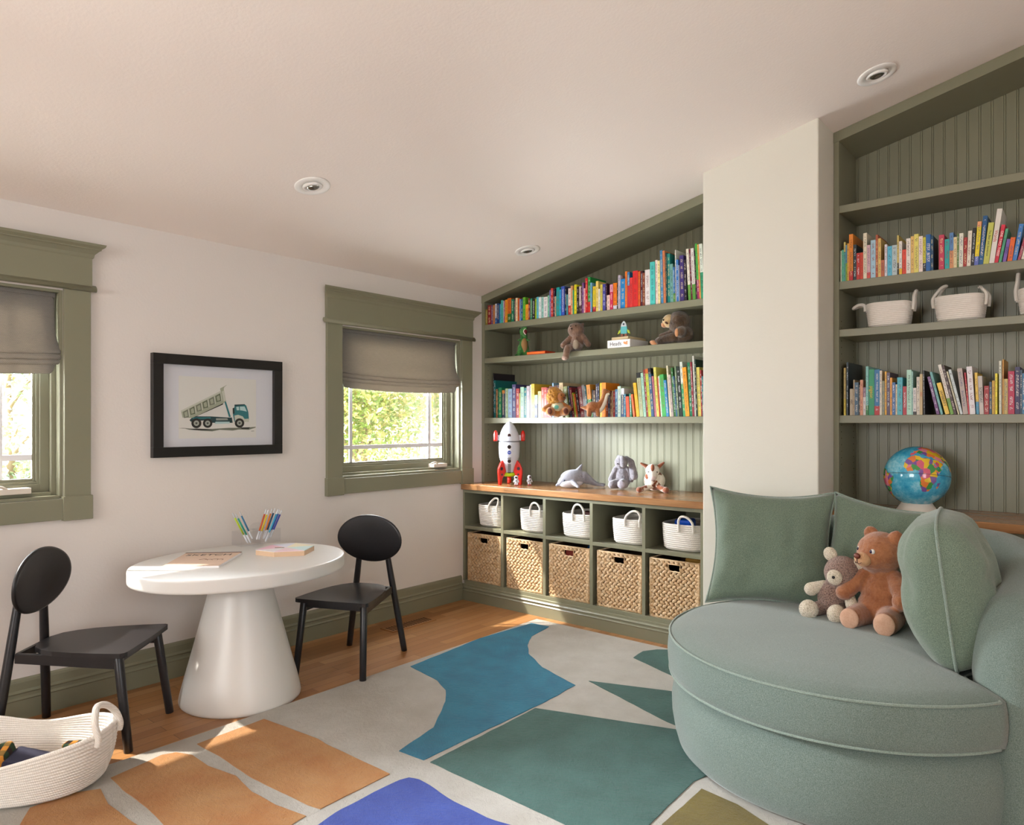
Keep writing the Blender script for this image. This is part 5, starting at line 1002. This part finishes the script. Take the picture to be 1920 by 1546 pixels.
# ================================================================== OUTSIDE
def leafmat(name, a, b):
    n = N(name); v = n.coord(); f = n.noise(v, 6, 3); n.set(col=n.mix(n.ramp(f, [(.35, (0, 0, 0)), (.65, (1, 1, 1))]), lin(a), lin(b)), rough=.5)
    tr = n.new('BsdfTranslucent', {0: lin(b)}); mx = n.new('MixShader', {0: .35}); n.l(n.b.outputs[0], mx.inputs[1]); n.l(tr.outputs[0], mx.inputs[2]); n.l(mx.outputs[0], n.out.inputs[0]); return n.m
def tree(label, loc, r, h, n, leaf, mats, nm='leafy_tree', seed=1, trunk=.1, z0=-3.0):
    rnd = random.Random(seed); root = thing(nm, label, 'tree', (loc[0], loc[1], z0)); m = MB(); b = MB()
    b.tube([(0, 0, 0), (.1, .05, (h-z0)*.4), (0, 0, (h-z0)*.9)], [trunk, trunk*.7, trunk*.15], 10)
    blobs = []
    for k in range(26):
        a = rnd.random()*2*PI; q = rnd.random()**.6*r*.8; z = rnd.uniform(.22, .95)*(h-z0); q *= min(1.0, 1.35-z/(h-z0)*.8)
        blobs.append((q*math.cos(a), q*math.sin(a), z, rnd.uniform(.25, .5)*r)); c = blobs[-1]
        b.tube([(0, 0, max(.2, z-q*.8)), (c[0]*.5, c[1]*.5, z-q*.25), c[:3]], [trunk*.35, trunk*.2, trunk*.06], 6)
    for i in range(n):
        c = rnd.choice(blobs); d = Vector((rnd.gauss(0, 1), rnd.gauss(0, 1), rnd.gauss(0, .8))).normalized()*c[3]*rnd.uniform(.35, 1.1)
        p = Vector(c[:3])+d; R = Euler((rnd.uniform(-1, 1), rnd.uniform(-1, 1), rnd.uniform(0, 6.3))).to_matrix(); s = leaf*rnd.uniform(.6, 1.3)
        m.add([p+R @ Vector(q)*s for q in ((-.5, 0, 0), (0, -.28, .06), (.55, 0, 0), (0, .28, .06))], [(0, 1, 2, 3)], rnd.randrange(len(mats)))
    m.build('foliage', mats, root); b.build('trunk', plain('8a7860', .9), root)
LM = [leafmat('leaf_light', '6f7f38', 'a8b060'), leafmat('leaf_mid', '567034', '88a04c'), leafmat('leaf_gold', '988c50', 'c0b878')]
LC = [leafmat('needle_grey', '6f8270', '98a898'), leafmat('needle_gold', '8c8458', 'b8b080'), leafmat('needle_green', '5c7050', '86966c')]
tree('dense light green leafy tree filling the window beside the bookcase', (-5.2, 6.6), 2.3, 3.6, 26000, .085, LM, seed=3)
tree('yellow green leafy tree at the right part of the window beside the bookcase', (-6.5, 10.2), 2.0, 3.2, 13000, .085, LM, seed=5)
tree('bright green bush low behind the lower grille row of the window beside the bookcase', (-2.3, 4.7), .62, .95, 6000, .05, LM, nm='leafy_bush', seed=8)
tree('grey green conifer outside the window at the left photo edge', (-4.6, 2.0), 1.3, 3.0, 14000, .08, LC, nm='conifer_tree', seed=11)
g = MB().box(-40, -.3, -30, 40, -3.1, -3.0).build('ground', plain('8a9068', .95)); g['kind'] = 'structure'
hs = thing('neighbour_house', 'pale house with pinkish roof glimpsed between leaves through the right-hand window', 'house', (-17, 21.5, -3))
MB().box(-3, 3, -4, 4, 0, 5.2).build('wall', plain('cdbfb0', .8), hs)
m = MB(); m.add([(-3.4, -4.4, 5.1), (3.4, -4.4, 5.1), (3.4, 4.4, 5.1), (-3.4, 4.4, 5.1), (0, -4.4, 7.2), (0, 4.4, 7.2)], [(0, 1, 4), (1, 2, 5, 4), (2, 3, 5), (3, 0, 4, 5), (0, 3, 2, 1)]); m.build('roof', plain('b08a7c', .8), hs)
# ================================================================== LIGHT
w = bpy.data.worlds.new('sky'); SC.world = w; w.use_nodes = True
bg = w.node_tree.nodes['Background']; bg.inputs[0].default_value = (.93, .96, 1, 1); bg.inputs[1].default_value = SKY
sun = bpy.data.lights.new('sun', 'SUN'); sun.energy = SUN; sun.angle = math.radians(1.2); sun.color = (1, .93, .82)
so = bpy.data.objects.new('sun', sun); COL.objects.link(so); so.rotation_euler = Vector((.54, .44, -.85)).to_track_quat('-Z', 'Y').to_euler()
def area(name, loc, d, sx, sy, e, col=(1, 1, 1), spread=180):
    l = bpy.data.lights.new(name, 'AREA'); l.shape = 'RECTANGLE'; l.size = sx; l.size_y = sy; l.energy = e; l.color = col; l.spread = math.radians(spread)
    o = bpy.data.objects.new(name, l); COL.objects.link(o); o.location = loc; o.rotation_euler = Vector(d).to_track_quat('-Z', 'Z').to_euler(); return o
area('daylight_window_1', (-.2, .57, 1.3), (1, 0, 0), 1.0, .9, AW1, (.95, .98, 1))
area('daylight_window_2', (-.2, 2.96, 1.3), (1, .05, 0), 1.0, .9, AW2, (.95, .98, 1))
area('daylight_front_opening', (1.9, YREAR-.2, 1.55), (0, 1, 0), 1.75, 1.25, AFR, (1, .97, .92))
area('daylight_right_opening', (XR+.2, -.3, 1.45), (-1, 0, 0), 1.75, 1.25, ARI, (.92, .97, 1))
area('bright_sky_patch', (-4.6, -.95, 2.75), (5.3, 4.7, -1.6), 3.0, 1.2, PATCH, (.86, .93, 1))
SC.view_settings.view_transform = 'Standard'; SC.view_settings.look = 'None'; SC.view_settings.exposure = EXPO; SC.view_settings.gamma = 1
SC.view_settings.use_curve_mapping = False
SC.cycles.max_bounces = 8; SC.cycles.diffuse_bounces = 5; SC.cycles.transparent_max_bounces = 16; SC.cycles.sample_clamp_indirect = 6
